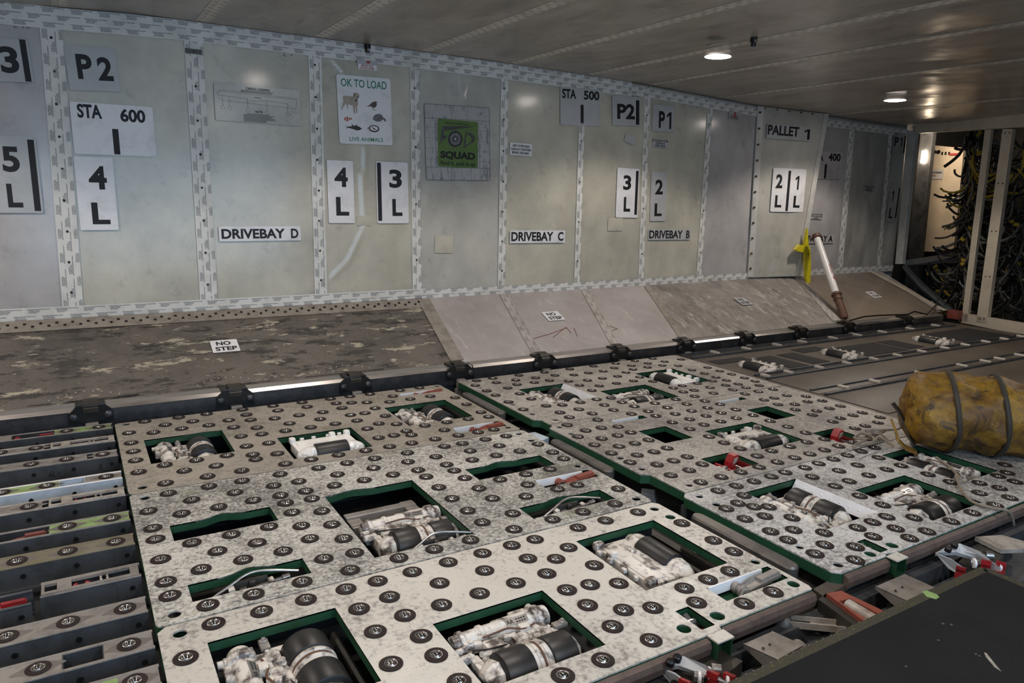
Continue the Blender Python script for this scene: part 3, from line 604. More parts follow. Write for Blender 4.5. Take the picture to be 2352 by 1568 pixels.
# live animals poster
def animals(lt, wd, ht, th):
    def P(key, pts, lay=0):
        lt.use(key); lt.prism([(((u-108)/890-.5)*wd, (.5-(v-300)/1130)*ht, th+lay*.0002) for u, v in pts], (0, 0, .0004))
    P('fur', [(205, 640), (360, 640), (375, 580), (420, 570), (468, 600), (465, 640), (440, 670), (440, 740), (425, 800), (420, 890), (430, 910), (400, 910), (395, 820), (385, 800), (385, 900), (390, 918), (360, 918), (352, 800), (290, 775), (262, 790), (280, 848), (262, 850), (240, 760), (190, 830), (185, 860), (165, 862), (170, 830), (200, 740), (195, 670)])
    P('darkmetal', [(372, 600), (385, 585), (392, 640), (378, 648)], 2); P('darkmetal', [(425, 640), (445, 632), (452, 655), (436, 670)], 2); P('darkmetal', [(390, 690), (425, 680), (415, 720), (395, 725)], 2); P('darkmetal', [(410, 603), (420, 603), (420, 612), (410, 612)], 2)
    P('birdbrown', [(565, 795), (620, 770), (670, 720), (720, 697), (745, 697), (768, 708), (748, 715), (752, 760), (730, 795), (690, 806), (650, 785), (610, 788)])
    P('darkmetal', [(680, 800), (690, 850), (670, 858), (684, 850), (674, 802)]); P('darkmetal', [(700, 800), (718, 845), (738, 853), (712, 852), (694, 802)])
    P('fishorange', [(195, 1015), (230, 980), (275, 985), (300, 1005), (325, 992), (328, 1025), (300, 1022), (250, 1060), (210, 1045)])
    P('placard', [(226, 985), (236, 982), (240, 1050), (228, 1052)], 2); P('placard', [(268, 986), (278, 988), (278, 1036), (268, 1044)], 2)
    P('darkmetal', [(218, 1115), (245, 1145), (320, 1135), (318, 1095), (345, 1125), (385, 1118), (398, 1098), (408, 1125), (450, 1140), (487, 1170), (440, 1195), (400, 1200), (330, 1180), (250, 1160), (222, 1192), (238, 1150)])
    P('turtle', [(668, 1000), (690, 945), (735, 910), (800, 902), (840, 930), (855, 962), (885, 975), (902, 1015), (880, 1032), (850, 995), (800, 1030), (730, 1036)]); P('darkmetal', [(770, 965), (790, 955), (785, 985), (768, 990)], 2)
    for k in range(16):
        a0, a1 = 2*math.pi*k/16, 2*math.pi*(k+1)/16
        P('birdbrown', [(688+92*math.cos(a0), 1158+62*math.sin(a0)), (688+92*math.cos(a1), 1158+62*math.sin(a1)), (688+66*math.cos(a1), 1153+40*math.sin(a1)), (688+66*math.cos(a0), 1153+40*math.sin(a0))])
    P('birdbrown', [(650, 1125), (690, 1150), (720, 1165), (700, 1180), (670, 1160)], 1); P('birdbrown', [(568, 1155), (600, 1140), (605, 1155), (575, 1163)])
M['fur'] = simple('pale_fur_print', (0.42, 0.36, 0.30), 0.4, 0, (0.30, 0.25, 0.22), 60); M['birdbrown'] = simple('brown_print', (0.10, 0.07, 0.065), 0.4)
M['fishorange'] = simple('orange_print', (0.42, 0.08, 0.03), 0.4); M['turtle'] = simple('grey_print', (0.13, 0.13, 0.14), 0.4, 0, (0.22, 0.22, 0.22), 60)
placard('poster', 'white poster reading OK TO LOAD LIVE ANIMALS with six animal pictures', 'poster', [(775, 170), (898, 182), (900, 333), (777, 330)], [('OK TO LOAD', .075, .05, .925, .165, 'inkgreen', .012), ('LIVE ANIMALS', .185, .895, .815, .955, 'inkgreen', .01)], extra=animals)
# green poster with its marbled tape surround
M['postergreen'] = simple('poster_green', (0.115, 0.20, 0.055), 0.42, 0, (0.09, 0.165, 0.05), 6)
def marb():
    k = NM('marbled_tape'); f = k.ramp(k.noise(9, 6, 0.7, k.co((3, 1, 1.5), rot=(0, .8, .6)), 1.5), 0.52, 0.6); k.col(k.mix(f, (0.43, 0.43, 0.43), (0.22, 0.23, 0.25))); k.rm(0.4); return k.m
M['marble'] = marb()
def surround(lt, wd, ht, th):
    lt.use('darkmetal')
    def ln(a, b, c, d, w_=.0016):
        p = Vector(((a-.5)*wd, (.5-b)*ht, th)); q = Vector(((c-.5)*wd, (.5-d)*ht, th)); n = Vector((-(q-p).y, (q-p).x, 0)).normalized()*w_/2; lt.prism([p-n, q-n, q+n, p+n], (0, 0, .0004))
    for a in ((0, .0, 1, .0), (0, 1, 1, 1), (0, 0, 0, 1), (1, 0, 1, 1), (0, .83, 1, .83), (0, .18, 1, .18), (.16, .18, .16, .83), (.83, .18, .83, .83)): ln(*a)
    for t in (.36, .60): ln(t+.06, 0, t+.04, .18, .001)
    for t in (.22, .38, .55, .7, .85): ln(t, 1, t, .83, .001)
    for t in (.3, .44, .58, .72): ln(0, t, .16, t, .001); ln(.83, t+.02, 1, t+.02, .001)
placard('tape_surround', 'marbled grey tape frame around the green SQUAD poster', 'tape', [(978, 238), (1127, 249), (1122, 414), (975, 413)], [], 'marble', extra=surround, off=0.0105)
M['fodgrey'] = simple('fod_grey', (0.05, 0.053, 0.056), 0.5, 0, (0.11, 0.11, 0.115), 22)
def fod(lt, wd, ht, th):
    def P(key, pts, lay=0): lt.use(key); lt.prism([(((u-335)/695-.5)*wd, (.5-(v-385-(u-335)*.07)/842)*ht, th+lay*.0002) for u, v in pts], (0, 0, .0004))
    P('fodgrey', [(402, 518), (985, 515), (640, 575), (445, 598), (425, 670), (495, 686), (462, 745), (408, 765), (362, 860), (395, 640)])
    P('fodgrey', [(815, 600), (835, 590), (800, 910), (765, 905)])
    P('fodgrey', [(850, 620), (930, 650), (985, 715), (960, 790), (800, 890), (812, 850), (900, 790), (925, 740), (885, 685), (840, 660)])
    cx, cy = 632, 742
    def C(r, key, lay, sx=1.0): P(key, [(cx+r*sx*math.cos(t*math.pi/14), cy+r*1.16*math.sin(t*math.pi/14)) for t in range(28)], lay)
    C(128, 'fodgrey', 0); C(112, 'ink', 1)
    for k in range(18):
        a = 2*math.pi*k/18; b = a+.17
        P('placardgrey', [(cx+30*math.cos(a), cy+35*math.sin(a)), (cx+95*math.cos(a), cy+110*math.sin(a)), (cx+95*math.cos(b), cy+110*math.sin(b))], 3)
    C(20, 'placardgrey', 3)
placard('poster', 'green poster with grey letters, a fan wheel and the word SQUAD', 'poster', [(1006, 271), (1098, 281), (1097, 386), (1005, 383)], [('AmericanAirlines', .18, .035, .76, .105, 'ink', .0), ('SQUAD', .06, .665, .93, .845, 'ink', .05), ('Find it, pick it up', .07, .872, .93, .985, 'ink', .02)], 'postergreen', extra=fod, off=0.0122)
# ------------------------------------------------------------------ sloping kick panels and guide rail
KY0, KZ0, KZ1 = 3.175, 0.055, 0.298
def KYT(x): return WY(x, 0.3)-0.012
def kickpt(x, t, off=0.0):
    # t = 0 at the rail, 1 at the wall foot
    y0, y1 = KY0, KYT(x); d = Vector((0, y1-y0, ZB(x)-0.004-KZ0)); n = Vector((0, -d.z, d.y)).normalized()
    return Vector((x, y0, KZ0))+d*t+n*off
def kickpx(px, py, off=0.0):
    o = Vector((0, 0, CAMH)); r = wray(px, py); x = 2.0
    for _ in range(6):
        p0 = kickpt(x, 0, off); d = (kickpt(x, 1, off)-p0); n = Vector((0, -d.z, d.y)).normalized(); t = (p0-o).dot(n)/r.dot(n); x = r.x*t
    return o+r*t
def kick_panel(x0b, x1b, x0t, x1t, key, label, off=0.0, bulge=0.0, fine=10):
    mb = MB().use(key); g = {}; nx, nt = fine, 8
    for a in range(nx+1):
        for b in range(nt+1):
            t = b/nt; x = lerp(lerp(x0b, x1b, a/nx), lerp(x0t, x1t, a/nx), t); g[a, b] = mb.bm.verts.new(kickpt(x, t, off+bulge*math.sin(math.pi*t)*math.sin(math.pi*a/nx)))
    for a in range(nx):
        for b in range(nt): mb.face((g[a, b], g[a+1, b], g[a+1, b+1], g[a, b+1]))
    q = bmesh.ops.extrude_face_region(mb.bm, geom=list(mb.bm.faces)); bmesh.ops.translate(mb.bm, verts=[v for v in q['geom'] if isinstance(v, bmesh.types.BMVert)], vec=(0, 0.004, -0.008))
    o = mb.build('kick_panel', ang=50); return tag(o, label, 'sloping panel', 'sloping panels at the wall foot')
KX = [(XL, XL), (1.635, 1.70), (2.115, 2.235), (2.66, 2.85), (3.19, 3.40), (4.73, 5.08), (6.10, 6.24)]
kk = [('kick_worn', 'long dark scratched sloping panel with a rivet row along its top', 0.0), ('kick_pale', 'pale sloping panel right beside the long dark scratched one', 0.0), ('kick_pale', 'pale sloping panel with the NO STEP sign under DRIVEBAY C', 0.0),
      ('kick_pale', 'pale sloping panel under the 3 L bar sign beside DRIVEBAY B', 0.0), ('kick_dirty', 'dirty streaked sloping panel left of the white tube', 0.004), ('kick_shiny', 'shiny brown crumpled sloping panel right of the white tube', 0.010)]
KP = []
for (a, b), (c, d), (key, lab, bu) in zip(KX, KX[1:], kk): KP.append(kick_panel(a+0.003, c-0.003, b+0.003, d-0.003, key, lab, 0.0, bu))
mb = MB().use('black')
for k in range(76):
    x = 1.66-k*0.030
    for j in range(2):
        if (k+j) % 2: continue
        p = kickpt(x, 0.935-0.035*j, 0.0); mb.cyl(p, kickpt(x, 0.935-0.035*j, 0.0085), 0.0075, 0.006, seg=9)
mb.build('rivets', KP[0], stuff=True, label='dull rivet row along the top edge')
for x in (0.0, 0.53, 1.05):   # riveted doublers over the rail clamps
    mb = MB().use('kick_worn'); poly = [kickpt(x+u, t, 0.001) for u, t in ((-.19, .02), (.19, .02), (.14, .06), (.06, .13), (.02, .15), (-.04, .15), (-.12, .08))]; mb.prism(poly, kickpt(x, 0, .003)-kickpt(x, 0, 0.0)); mb.use('palegrey')
    for k in range(9): mb.sphere(kickpt(x-.12+.03*k, .045+.06*math.sin(math.pi*k/8), .004), .004, u=8, v=5)
    mb.build('doubler', KP[0], label='riveted patch above a rail clamp', ang=60)
mb = MB().use('tape_dirty'); mb.prism([kickpt(XL+.02, .845, .0), kickpt(1.66, .845, .0), kickpt(1.69, .985, .0), kickpt(XL+.02, .985, .0)], kickpt(0, 0, .0022)-kickpt(0, 0, 0)); mb.build('rivet_strip', KP[0], smooth=False, label='paler metal strip along the top edge')
kt = [('between the long dark sloping panel and the first pale one', 0.075, 'tape_dirty'), ('left of the pale slope with the NO STEP sign', 0.06, 'tape_kick'), ('right of the pale slope with the NO STEP sign', 0.06, 'tape_kick'), ('between the last pale slope and the dirty slope', 0.05, 'tape_dirty'), ('between the dirty slope and the shiny brown slope', 0.09, 'tape_kick'), ('at the right end of the shiny brown slope', 0.10, 'tape_kick')]
for (a, b), (s, wd, key) in zip(KX[1:], kt):
    pts = [kickpt(lerp(a, b, k/6), lerp(0.03, 0.98, k/6), 0.0035) for k in range(7)]
    o = tape_mesh(pts, (1, 0, 0), wd, (0, -0.5, 0.86), key, 0.001).build('slope_tape', smooth=False); tag(o, 'worn slope tape '+s, 'tape', 'tapes on the slope')
NS = [('NO', .20, .12, .74, .44), ('STEP', .12, .56, .92, .88)]
for lab, px, k, it in (('white NO STEP sign on the long dark slope', [(490, 783), (541, 780), (545, 806), (491, 809)], 'placard', NS), ('white NO STEP sign on the pale slope', [(1250, 718), (1283, 713), (1292, 733), (1258, 739)], 'placard', NS),
                   ('worn NO STEP sign on the dirty streaked slope', [(1696, 683), (1712, 682), (1718, 700), (1702, 702)], 'placardgrey', NS), ('glinting NO STEP sign on the shiny brown slope', [(1993, 669), (2014, 666), (2019, 684), (2000, 687)], 'placard', NS)):
    placard('no_step_sign', lab, 'sign', px, it, k, mapper=lambda x, y: kickpx(x, y, 0.012 if x > 1600 else 0.004), group='no step signs', axes=((1, 0, 0), kickpt(2, 1)-kickpt(2, 0), .118 if px[0][0] < 1300 else .105, .098))
mb = MB().use('terracotta')
for pts in (((1222, 778), (1262, 767), (1302, 752)), ((1270, 775), (1298, 752)), ((1300, 750), (1312, 765)), ((1326, 772), (1318, 752)), ((1390, 764), (1418, 755), (1400, 748))): mb.tube([kickpx(x, y, 0.002) for x, y in pts], 0.0016, 5)
mb.build('red_scrawl', KP[2], label='red pen scrawl')
# guide rail segments
def rail(x0, x1, label, zt=0.062):
    mb = MB().use('rail'); prof = [(3.085, 0.046), (3.097, zt-0.003), (3.155, zt), (3.165, zt-0.006), (3.165, 0.03), (3.085, 0.03)]
    mb.prism([(x0, y, z) for y, z in prof], (x1-x0, 0, 0)); o = mb.build('guide_rail', smooth=False)
    mb = MB().use('railside'); mb.bx(x0, x1, 3.082, 3.10, -0.03, 0.046); mb.bx(x0, x1, 3.10, 3.165, -0.03, 0.029); mb.bx(x0, x1, 3.10, 3.14, -0.14, -0.03); mb.build('side_web', o, label='dark side of the rail')
    tag(o, label, 'rail', 'guide rails along the wall foot')
rail(XL, 1.665, 'long metal guide rail at the foot of the dark scratched slope'); rail(1.672, 3.12, 'bright metal guide rail at the foot of the pale slopes'); rail(3.127, 5.95, 'dark end of the guide rail below the white tube', 0.058)
def clamp(x, label):
    o = empty('rail_clamp', (x, 3.085, 0.03))
    mb = MB().use('black'); mb.prism([(u, -0.012, z) for u, z in ((-.075, -.03), (.075, -.03), (.075, .012), (.05, .034), (-.05, .034), (-.075, .012))], (0, 0.012, 0)); mb.bx(-.05, .05, -.006, .07, .030, .040, .003); mb.build('clamp_body', o)
    for u in (-.058, .058): mb = MB().use('railside'); mb.lathe((u, -0.010, -0.004), (0, -1, 0), [(0, .015), (.006, .015), (.010, .012), (.012, .006)], 12); mb.build('bolt', o)
    mb = MB().use('darkmetal'); mb.strip([(0, -0.012, .012), (0, -.014, .026), (0, .004, .043), (0, .03, .052), (0, .06, .046)], (1, 0, 0), 0, 0.05, 0.004); mb.build('clip', o)
    mb = MB().use('grey'); mb.bx(-.022, .022, -.034, -.012, -.075, -.028, .003); mb.bx(-.03, .03, -.03, -.012, -.17, -.075); mb.build('foot_tab', o); return tag(o, label, 'clamp', 'clamps along the guide rail')
cl = ['leftmost rail clamp, at the foot of the dark slope', 'rail clamp below the white NO STEP sign on the dark slope', 'rail clamp behind the plate with the clean white roller unit', 'rail clamp over the gap between the two plate groups', 'rail clamp below the NO STEP sign on the pale slope',
      'rail clamp behind the far bright white roller unit', 'rail clamp at the start of the dark rail end', 'rail clamp on the dark rail end, left of the white tube', 'rail clamp at the foot of the white tube', 'rail clamp with a cable, right of the white tube', 'last rail clamp before the bulkhead']
for x, s in zip((0.015, 0.539, 1.06, 1.591, 2.098, 2.616, 3.124, 3.66, 4.19, 4.72, 5.45), cl): clamp(x, s)
# ------------------------------------------------------------------ bulkhead frame and equipment bay at the right end
def BX(y): return 6.02+(y-2.5)*0.34
def bkpx(px, py, off=0.0):
    x = 6.1
    for _ in range(6): P = atx(px, py, x+off); x = BX(P.y)
    return atx(px, py, x+off)
fr = empty('bulkhead_frame', bkpx(2205, 735))
def wbuild(mb, name, parent, **k):
    mt = parent.matrix_basis.inverted(); mb.xf(mt); return mb.build(name, parent, **k)
def quadbar(pts, dep, key='cream'):
    a = [bkpx(*p) for p in pts]; mb = MB().use(key); mb.prism(a, Vector((dep, 0, 0))); return mb
wbuild(quadbar([(2095, 288), (2360, 258), (2360, 291), (2098, 306)], 0.06), 'header', fr, smooth=False)
wbuild(quadbar([(2213, 720), (2362, 745), (2362, 772), (2208, 741)], 0.06), 'sill', fr, smooth=False)
wbuild(quadbar([(2262, 298), (2277, 297), (2221, 738), (2208, 736)], 0.04), 'post', fr, smooth=False)
mb = quadbar([(2303, 296), (2326, 296), (2266, 744), (2242, 740)], 0.05); mb.use('darkmetal')
for py in (305, 421, 531, 635, 732):
    t = (py-296)/444
    for du in (7, 17): p = bkpx(2303-61*t+du, py, -0.002); mb.cyl(p, p+Vector((0.004, 0, 0)), 0.006, seg=8)
wbuild(mb, 'post', fr, smooth=False)
wbuild(quadbar([(2084, 300), (2104, 300), (2072, 606), (2056, 606)], 0.05, 'tape_plain'), 'post', fr, smooth=False, label='post against the wall lining')
tag(fr, 'cream metal bulkhead frame around the open equipment bay', 'frame')
# bay shell
mb = MB().use('black'); mb.bx(9.1, 9.15, -1.3, 4.6, -0.14, 2.0); struct('wall_right', mb)
mb = MB().use('sub'); mb.bx(6.38, 9.12, 4.52, 4.56, -0.14, 1.9); struct('wall_back', mb)
mb = MB().use('sub'); mb.bx(6.4, 9.12, -1.3, 4.56, 1.78, 1.82); struct('ceiling', mb)
# cream cabinet lit by the bay lamp
cb_ = [atx(px, py, 8.0) for px, py in ((2139, 333), (2190, 338), (2165, 578), (2112, 577))]
mb = MB().use('cream'); mb.prism(cb_, (0.03, 0, 0)); cab = mb.build('equipment_cabinet', smooth=False); tag(cab, 'tall cream equipment cabinet lit inside the bay', 'cabinet')
sd = [atx(px, py, 8.0) for px, py in ((2190, 338), (2214, 339), (2190, 578), (2165, 578))]; mb = MB().use('cream'); mb.prism(sd, (0.05, 0, 0)); mb.build('side_panel', cab, smooth=False)
mb = MB().use('black')
for px in (2146, 2155): p = atx(px, 349, 7.995); mb.cyl(p, p+Vector((.006, 0, 0)), 0.022, seg=10)
for px in (2164, 2172, 2180): p = atx(px, 352, 7.995); mb.box(p, (0.008, 0.016, 0.03))
mb.use('inkred'); mb.box(atx(2192, 354, 7.99), (0.01, 0.10, 0.02)); mb.build('control_dots', cab)
mb = MB().use('placardgrey'); mb.box(atx(2150, 400, 7.995), (0.006, 0.15, 0.10)); o = mb.build('notice', cab, smooth=False)
def flat_text(rows, P, xd, yd, parent, name='lettering', bold=0.02):
    lt = MB()
    for s, u0, v0, u1, v1, k in rows: put_text(lt, s, u0, v0, u1, v1, 0, k, bold)
    me = lt.mesh(name, False); x = Vector(xd).normalized(); z = x.cross(Vector(yd)).normalized(); y = z.cross(x); mt = Matrix((x, y, z)).transposed().to_4x4(); mt.translation = P
    o = link(name, me, parent); o.matrix_local = parent.matrix_basis.inverted() @ mt; return o
flat_text([('LOW PRESSURE', -.05, .01, .06, .028, 'ink'), ('WARNING', -.06, -.02, .0, -.006, 'inkred')], atx(2150, 400, 7.985), (0, -1, 0), (0, 0, 1), cab)
gp = [atx(px, py, 7.6) for px, py in ((2114, 300), (2143, 300), (2098, 735), (2068, 735))]; gp[0].z = gp[1].z = 1.79; gp[2].z = gp[3].z = -.139; mb = MB().use('bluegrey'); mb.prism(gp, (0.06, 0, 0)); tag(mb.build('door_post', smooth=False), 'blue-grey upright post left of the lit cream cabinet', 'post')
mb = MB().use('cream'); a = [atx(px, py, 7.2) for px, py in ((2075, 598), (2190, 580), (2196, 590), (2120, 604), (2075, 610))]; mb.prism(a, (0.5, 0, 0)); mb.bx(7.3, 7.6, a[2].y+.02, a[2].y+.12, -.1395, min(p.z for p in a)+.02); tag(mb.build('bay_ledge', smooth=False), 'pale ledge at the foot of the lit cream cabinet', 'ledge')
mb = MB().use('tail'); p = atx(2121, 360, 7.59); mb.box(p, (0.03, 0.03, 0.12)); tag(mb.build('bay_lamp', smooth=False), 'small warm lit lamp behind the left post of the bay', 'lamp')
l = bpy.data.lights.new('bay_light', 'AREA'); l.size = 0.25; l.energy = 9; l.color = (1.0, 0.78, 0.56); o = bpy.data.objects.new('bay_light', l); COL.objects.link(o); o.location = atx(2150, 285, 7.3); o.rotation_euler = (cb_[0]*0.5+cb_[2]*0.5+Vector((0, 0, .3))-o.location).to_track_quat('-Z', 'Y').to_euler()
# cable looms: tangles of wire nobody could count
def loom(name, label, regs, n, seed, x0=6.3, x1=6.9, rad=(0.006, 0.013), tags=0, loops=0.5):
    R = random.Random(seed); mb = MB()
    for k in range(n):
        (pa, pb) = regs[k % len(regs)]; x = R.uniform(x0, x1); kd = R.choice(['wire', 'darkmetal', 'black2', 'wiretag'] if k % 4 == 0 else ['wire', 'black2', 'darkmetal', 'black2', 'darkmetal'])
        A = atx(R.uniform(pa[0], pb[0]), R.uniform(pa[1], pb[1]), x); pts = [A]
        d = Vector((0, R.uniform(-.8, .15), -1)).normalized(); L = R.uniform(0.15, 0.5); curl = R.uniform(.8, 3.0)*R.choice((-1, 1, -1)) if R.random() < loops else R.uniform(-1, 1)
        st = 9
        for i in range(st):
            a = curl/st; d = Vector((0, d.y*math.cos(a)-d.z*math.sin(a), d.y*math.sin(a)+d.z*math.cos(a))); pts.append(pts[-1]+d*L/st+Vector((R.uniform(-.01, .01), 0, 0)))
        mb.use(kd).tube(pts, R.uniform(*rad), 6)
    for k in range(int(n*.09)):
        (pa, pb) = regs[k % len(regs)]; C_ = atx(R.uniform(pa[0]+6, pb[0]), R.uniform(pa[1], pb[1]), R.uniform(x0, x1)); rr = R.uniform(.035, .08); a0 = R.uniform(0, 6)
        mb.use(R.choice(('wire', 'wire', 'black2', 'wiretag'))).tube([C_+Vector((.004*i, rr*math.cos(a0+i*.35), rr*1.2*math.sin(a0+i*.35))) for i in range(15)], R.uniform(*rad), 6)
    for k in range(tags):
        (pa, pb) = regs[k % len(regs)]; A = atx(R.uniform(pa[0], pb[0]), R.uniform(pa[1], pb[1]), R.uniform(x0-.03, x1-.1)); mb.use('wiretag'); mb.box(A, (0.010, 0.038, 0.026), Matrix.Rotation(R.uniform(-.9, .9), 4, 'X'))
    return tag(mb.build(name), label, 'cables', stuff=True)
loom('cable_loom', 'tangled grey and yellow cable bundle right of the lit cabinet', [((2222, 345), (2258, 440)), ((2212, 440), (2248, 560)), ((2200, 540), (2238, 640)), ((2190, 600), (2218, 700))], 150, 5, 6.45, 6.75, (.006, .012), 14, .9)
loom('cable_loom', 'dark cable tangle seen between the two cream posts', [((2268, 320), (2300, 480)), ((2245, 470), (2280, 620)), ((2225, 600), (2255, 720))], 90, 6, 6.80, 7.0, (.006, .012), 10, .8)
loom('cable_loom', 'grey and yellow cable bundle right of the double cream post', [((2330, 310), (2390, 420)), ((2320, 420), (2390, 520)), ((2305, 510), (2390, 620)), ((2295, 600), (2380, 690))], 130, 8, 6.45, 6.75, (.006, .013), 14, .85)
loom('cable_loom', 'dark wiring above the lit cabinet', [((2215, 300), (2255, 318))], 16, 9, 7.05, 7.15, (.008, .014), 2, .3)
loom('cable_loom', 'low cable tangle on the bay floor left of the first cream post', [((2125, 605), (2195, 640)), ((2150, 640), (2205, 700))], 30, 12, 7.05, 7.15, (.006, .012), 6, .9)
mb = MB()
for k in range(9):
    z = atx(2300, 660+8*k, 7.1).z; mb.use('wire').tube([atx(2268+i*9, 640+7*k+R_.uniform(-2, 2), 7.1) for i in range(12)], 0.007, 6)
tag(mb.build('cable_loom'), 'rows of pale wires low behind the double cream post', 'cables', stuff=True)
mb = MB().use('black'); mb.bx(7.5, 7.55, -1.0, 3.12, -0.14, 1.75); tag(mb.build('equipment_rack', smooth=False), 'black equipment rack behind the cables', 'rack')
mb = MB().use('film'); mb.tube([bkpx(2076, 612, 0.05), bkpx(2120, 660, 0.05), bkpx(2186, 716, 0.05)], [0.02, 0.035, 0.028], 8); tag(mb.build('clear_tube'), 'crumpled clear plastic sleeve along the end of the slope', 'sleeve')
mb = MB().use('terracotta'); p = bkpx(2193, 722, -0.05); mb.box(p, (0.07, 0.09, 0.07), None, 0.006); tag(mb.build('end_stop'), 'dark red stop block at the foot of the bulkhead', 'stop')
mb = MB().use('cream'); a = [kickpt(6.11, t, 0.006) for t in (0, .2, .4, .6, .8, 1.0)]
for p, q in zip(a, a[1:]): mb.prism([p, p+Vector((.06, 0, 0)), q+Vector((.06, 0, 0)), q], (0, -.002, .003))
tag(mb.build('edge_strip', smooth=False), 'cream metal strip down the right end of the slope', 'strip')
# thin black cable along the rail end
mb = MB().use('black2'); mb.tube([at(px, py, z) for px, py, z in ((1952, 736, .09), (1985, 727, .1), (2020, 724, .1), (2085, 722, .1), (2100, 715, .12), (2130, 722, .08))]+[bkpx(2150, 700, -.15), bkpx(2163, 660, -.1), bkpx(2172, 640, -.08)], 0.006, 6); tag(mb.build('loose_cable'), 'thin black cable from the dark rail end up to the bay', 'cable')
# ------------------------------------------------------------------ white tube and yellow clip
B = aty(1940, 732, 3.20); B.z = max(B.z, 0.075); T = aty(1873, 537, 3.66); ax = (T-B); Ln = ax.length; u = ax.normalized()
tb = empty('drain_tube', B)
def tl(key, prof, name, seg=20, label=None): mb = MB().use(key); mb.lathe((0, 0, 0), u, prof, seg); return mb.build(name, tb, label=label)
tl('tubewhite', [(Ln*.27, .026), (Ln*.95, .026)], 'barrel'); tl('rust', [(0, .024), (.01, .028), (Ln*.2, .028), (Ln*.21, .034), (Ln*.225, .034), (Ln*.228, .03), (Ln*.255, .03), (Ln*.258, .038), (Ln*.275, .038), (Ln*.278, .029), (Ln*.29, .029)], 'foot', label='rusty brown foot with collars')
tl('rust', [(Ln*.94, .028), (Ln*.945, .038), (Ln*.965, .038), (Ln*.967, .032), (Ln*.985, .032), (Ln*.99, .02), (Ln, .012)], 'cap', label='dark brown end cap')
mb = MB().use('inkred'); sv = u.cross(Vector((0, -1, 0))).normalized(); nv = sv.cross(u); nv = nv if nv.y < 0 else -nv
for t0, t1 in ((.50, .60), (.43, .455)):
    p, q = u*Ln*t0+nv*.027, u*Ln*t1+nv*.027
    for s0, s1 in ((-.014, -.012), (.012, .014)): mb.prism([p+sv*s0, p+sv*s1, q+sv*s1, q+sv*s0], nv*.0006)
    for w0 in (0, 1): a = p.lerp(q, w0); mb.prism([a-sv*.014, a+sv*.014, a+sv*.014+u*.002, a-sv*.014+u*.002], nv*.0006)
    for k in range(4): a = p.lerp(q, .2+.2*k); mb.prism([a-sv*.009, a+sv*.009, a+sv*.009+u*.002, a-sv*.009+u*.002], nv*.0006)
mb.build('red_label', tb, label='red outlined label')
tag(tb, 'white tube with rusty brown ends leaning against the slope and wall', 'tube')
yo = wallpx(1857, 578, 0.14); yc = empty('yellow_clip', yo)
def yp(pts, dy=0.012, off=0.13): return [wallpx(x, y, off)-yo for x, y in pts]
mb = MB().use('yellow'); mb.prism(yp([(1855, 524), (1858, 570), (1862, 580), (1858, 588), (1851, 582), (1849, 560)]), (0, .02, 0)); mb.build('upper_arm', yc)
mb = MB().use('yellow'); mb.prism(yp([(1829, 573), (1838, 562), (1860, 566), (1862, 578), (1846, 580), (1830, 576)]), (0, .03, 0)); mb.build('side_tab', yc)
mb = MB().use('yellow'); a = [kickpx(1862, 640, .10)]; mb.prism(yp([(1850, 582), (1862, 580), (1863, 610), (1861, 655), (1857, 662), (1852, 640), (1850, 610)]), (0, .02, 0)); mb.build('lower_arm', yc)
tag(yc, 'yellow plastic clip hanging at the right edge of the PALLET 1 panel', 'clip')
# ------------------------------------------------------------------ ceiling lamps
def lamp_mesh():
    r = 0.074
    mb = MB().use('steel'); mb.lathe((0, 0, 0.012), (0, 0, -1), [(0, r+.006), (.002, r+.006), (.006, r+.002), (.007, r-.003), (.003, r-.006), (0.001, r-.006)], 28, False); a = mb.mesh('bezel')
    mb = MB().use('lens'); mb.lathe((0, 0, 0.006), (0, 0, -1), [(0, r-.005), (.004, r-.006), (.0065, r-.02), (.0075, .004)], 28); b = mb.mesh('lens'); return a, b
LA, LB = lamp_mesh()
def lamp(x, y, label):
    o = empty('ceiling_lamp', (x, y, CZ(x)-0.002)); link('bezel', LA, o); link('lens', LB, o); l = bpy.data.lights.new('lamp_beam', 'SPOT'); l.energy = LAMP_W; l.color = (1.0, 0.89, 0.79); l.spot_size = math.radians(134); l.spot_blend = 0.32; l.shadow_soft_size = 0.06
    s_ = bpy.data.objects.new('lamp_beam', l); COL.objects.link(s_); s_.location = (x, y, CZ(x)-0.045); return tag(o, label, 'lamp', 'ceiling lamps')
for i, x in enumerate((-2.6, -0.75, 1.10, 2.985, 4.87)):
    for j, y in enumerate((2.88, 1.25, -0.35)):
        if (i, j) in ((3, 1), (4, 2)): continue
        yy = y+{(4, 0): .17, (2, 0): -.25}.get((i, j), 0)
        lab = {(3, 0): 'nearer of the two lit round ceiling lamps', (4, 0): 'farther lit round ceiling lamp near the equipment bay'}.get((i, j), 'lit round ceiling lamp above the photo\'s upper edge')
        lamp(x, yy, lab)
for px, py, lab in ((844, 113, 'small dark fire nozzle over the OK TO LOAD poster'), (1731, 93, 'small dark nozzle on the ceiling right of the nearer lamp')):
    p = wallpx(px, py, 0.03) if px < 900 else at(px, py, CZ(3.2)-.01); mb = MB().use('black'); mb.lathe(p+Vector((0, 0, .022 if px < 900 else .012)), (0, 0, -1), [(0, .016), (.02, .016), (.022, .012), (.038, .011)], 14); mb.use('steel').cyl(p+Vector((0, -.012, -.004)), p+Vector((0, -.018, -.004)), .008, seg=10); tag(mb.build('fire_nozzle'), lab, 'nozzle', 'ceiling nozzles')
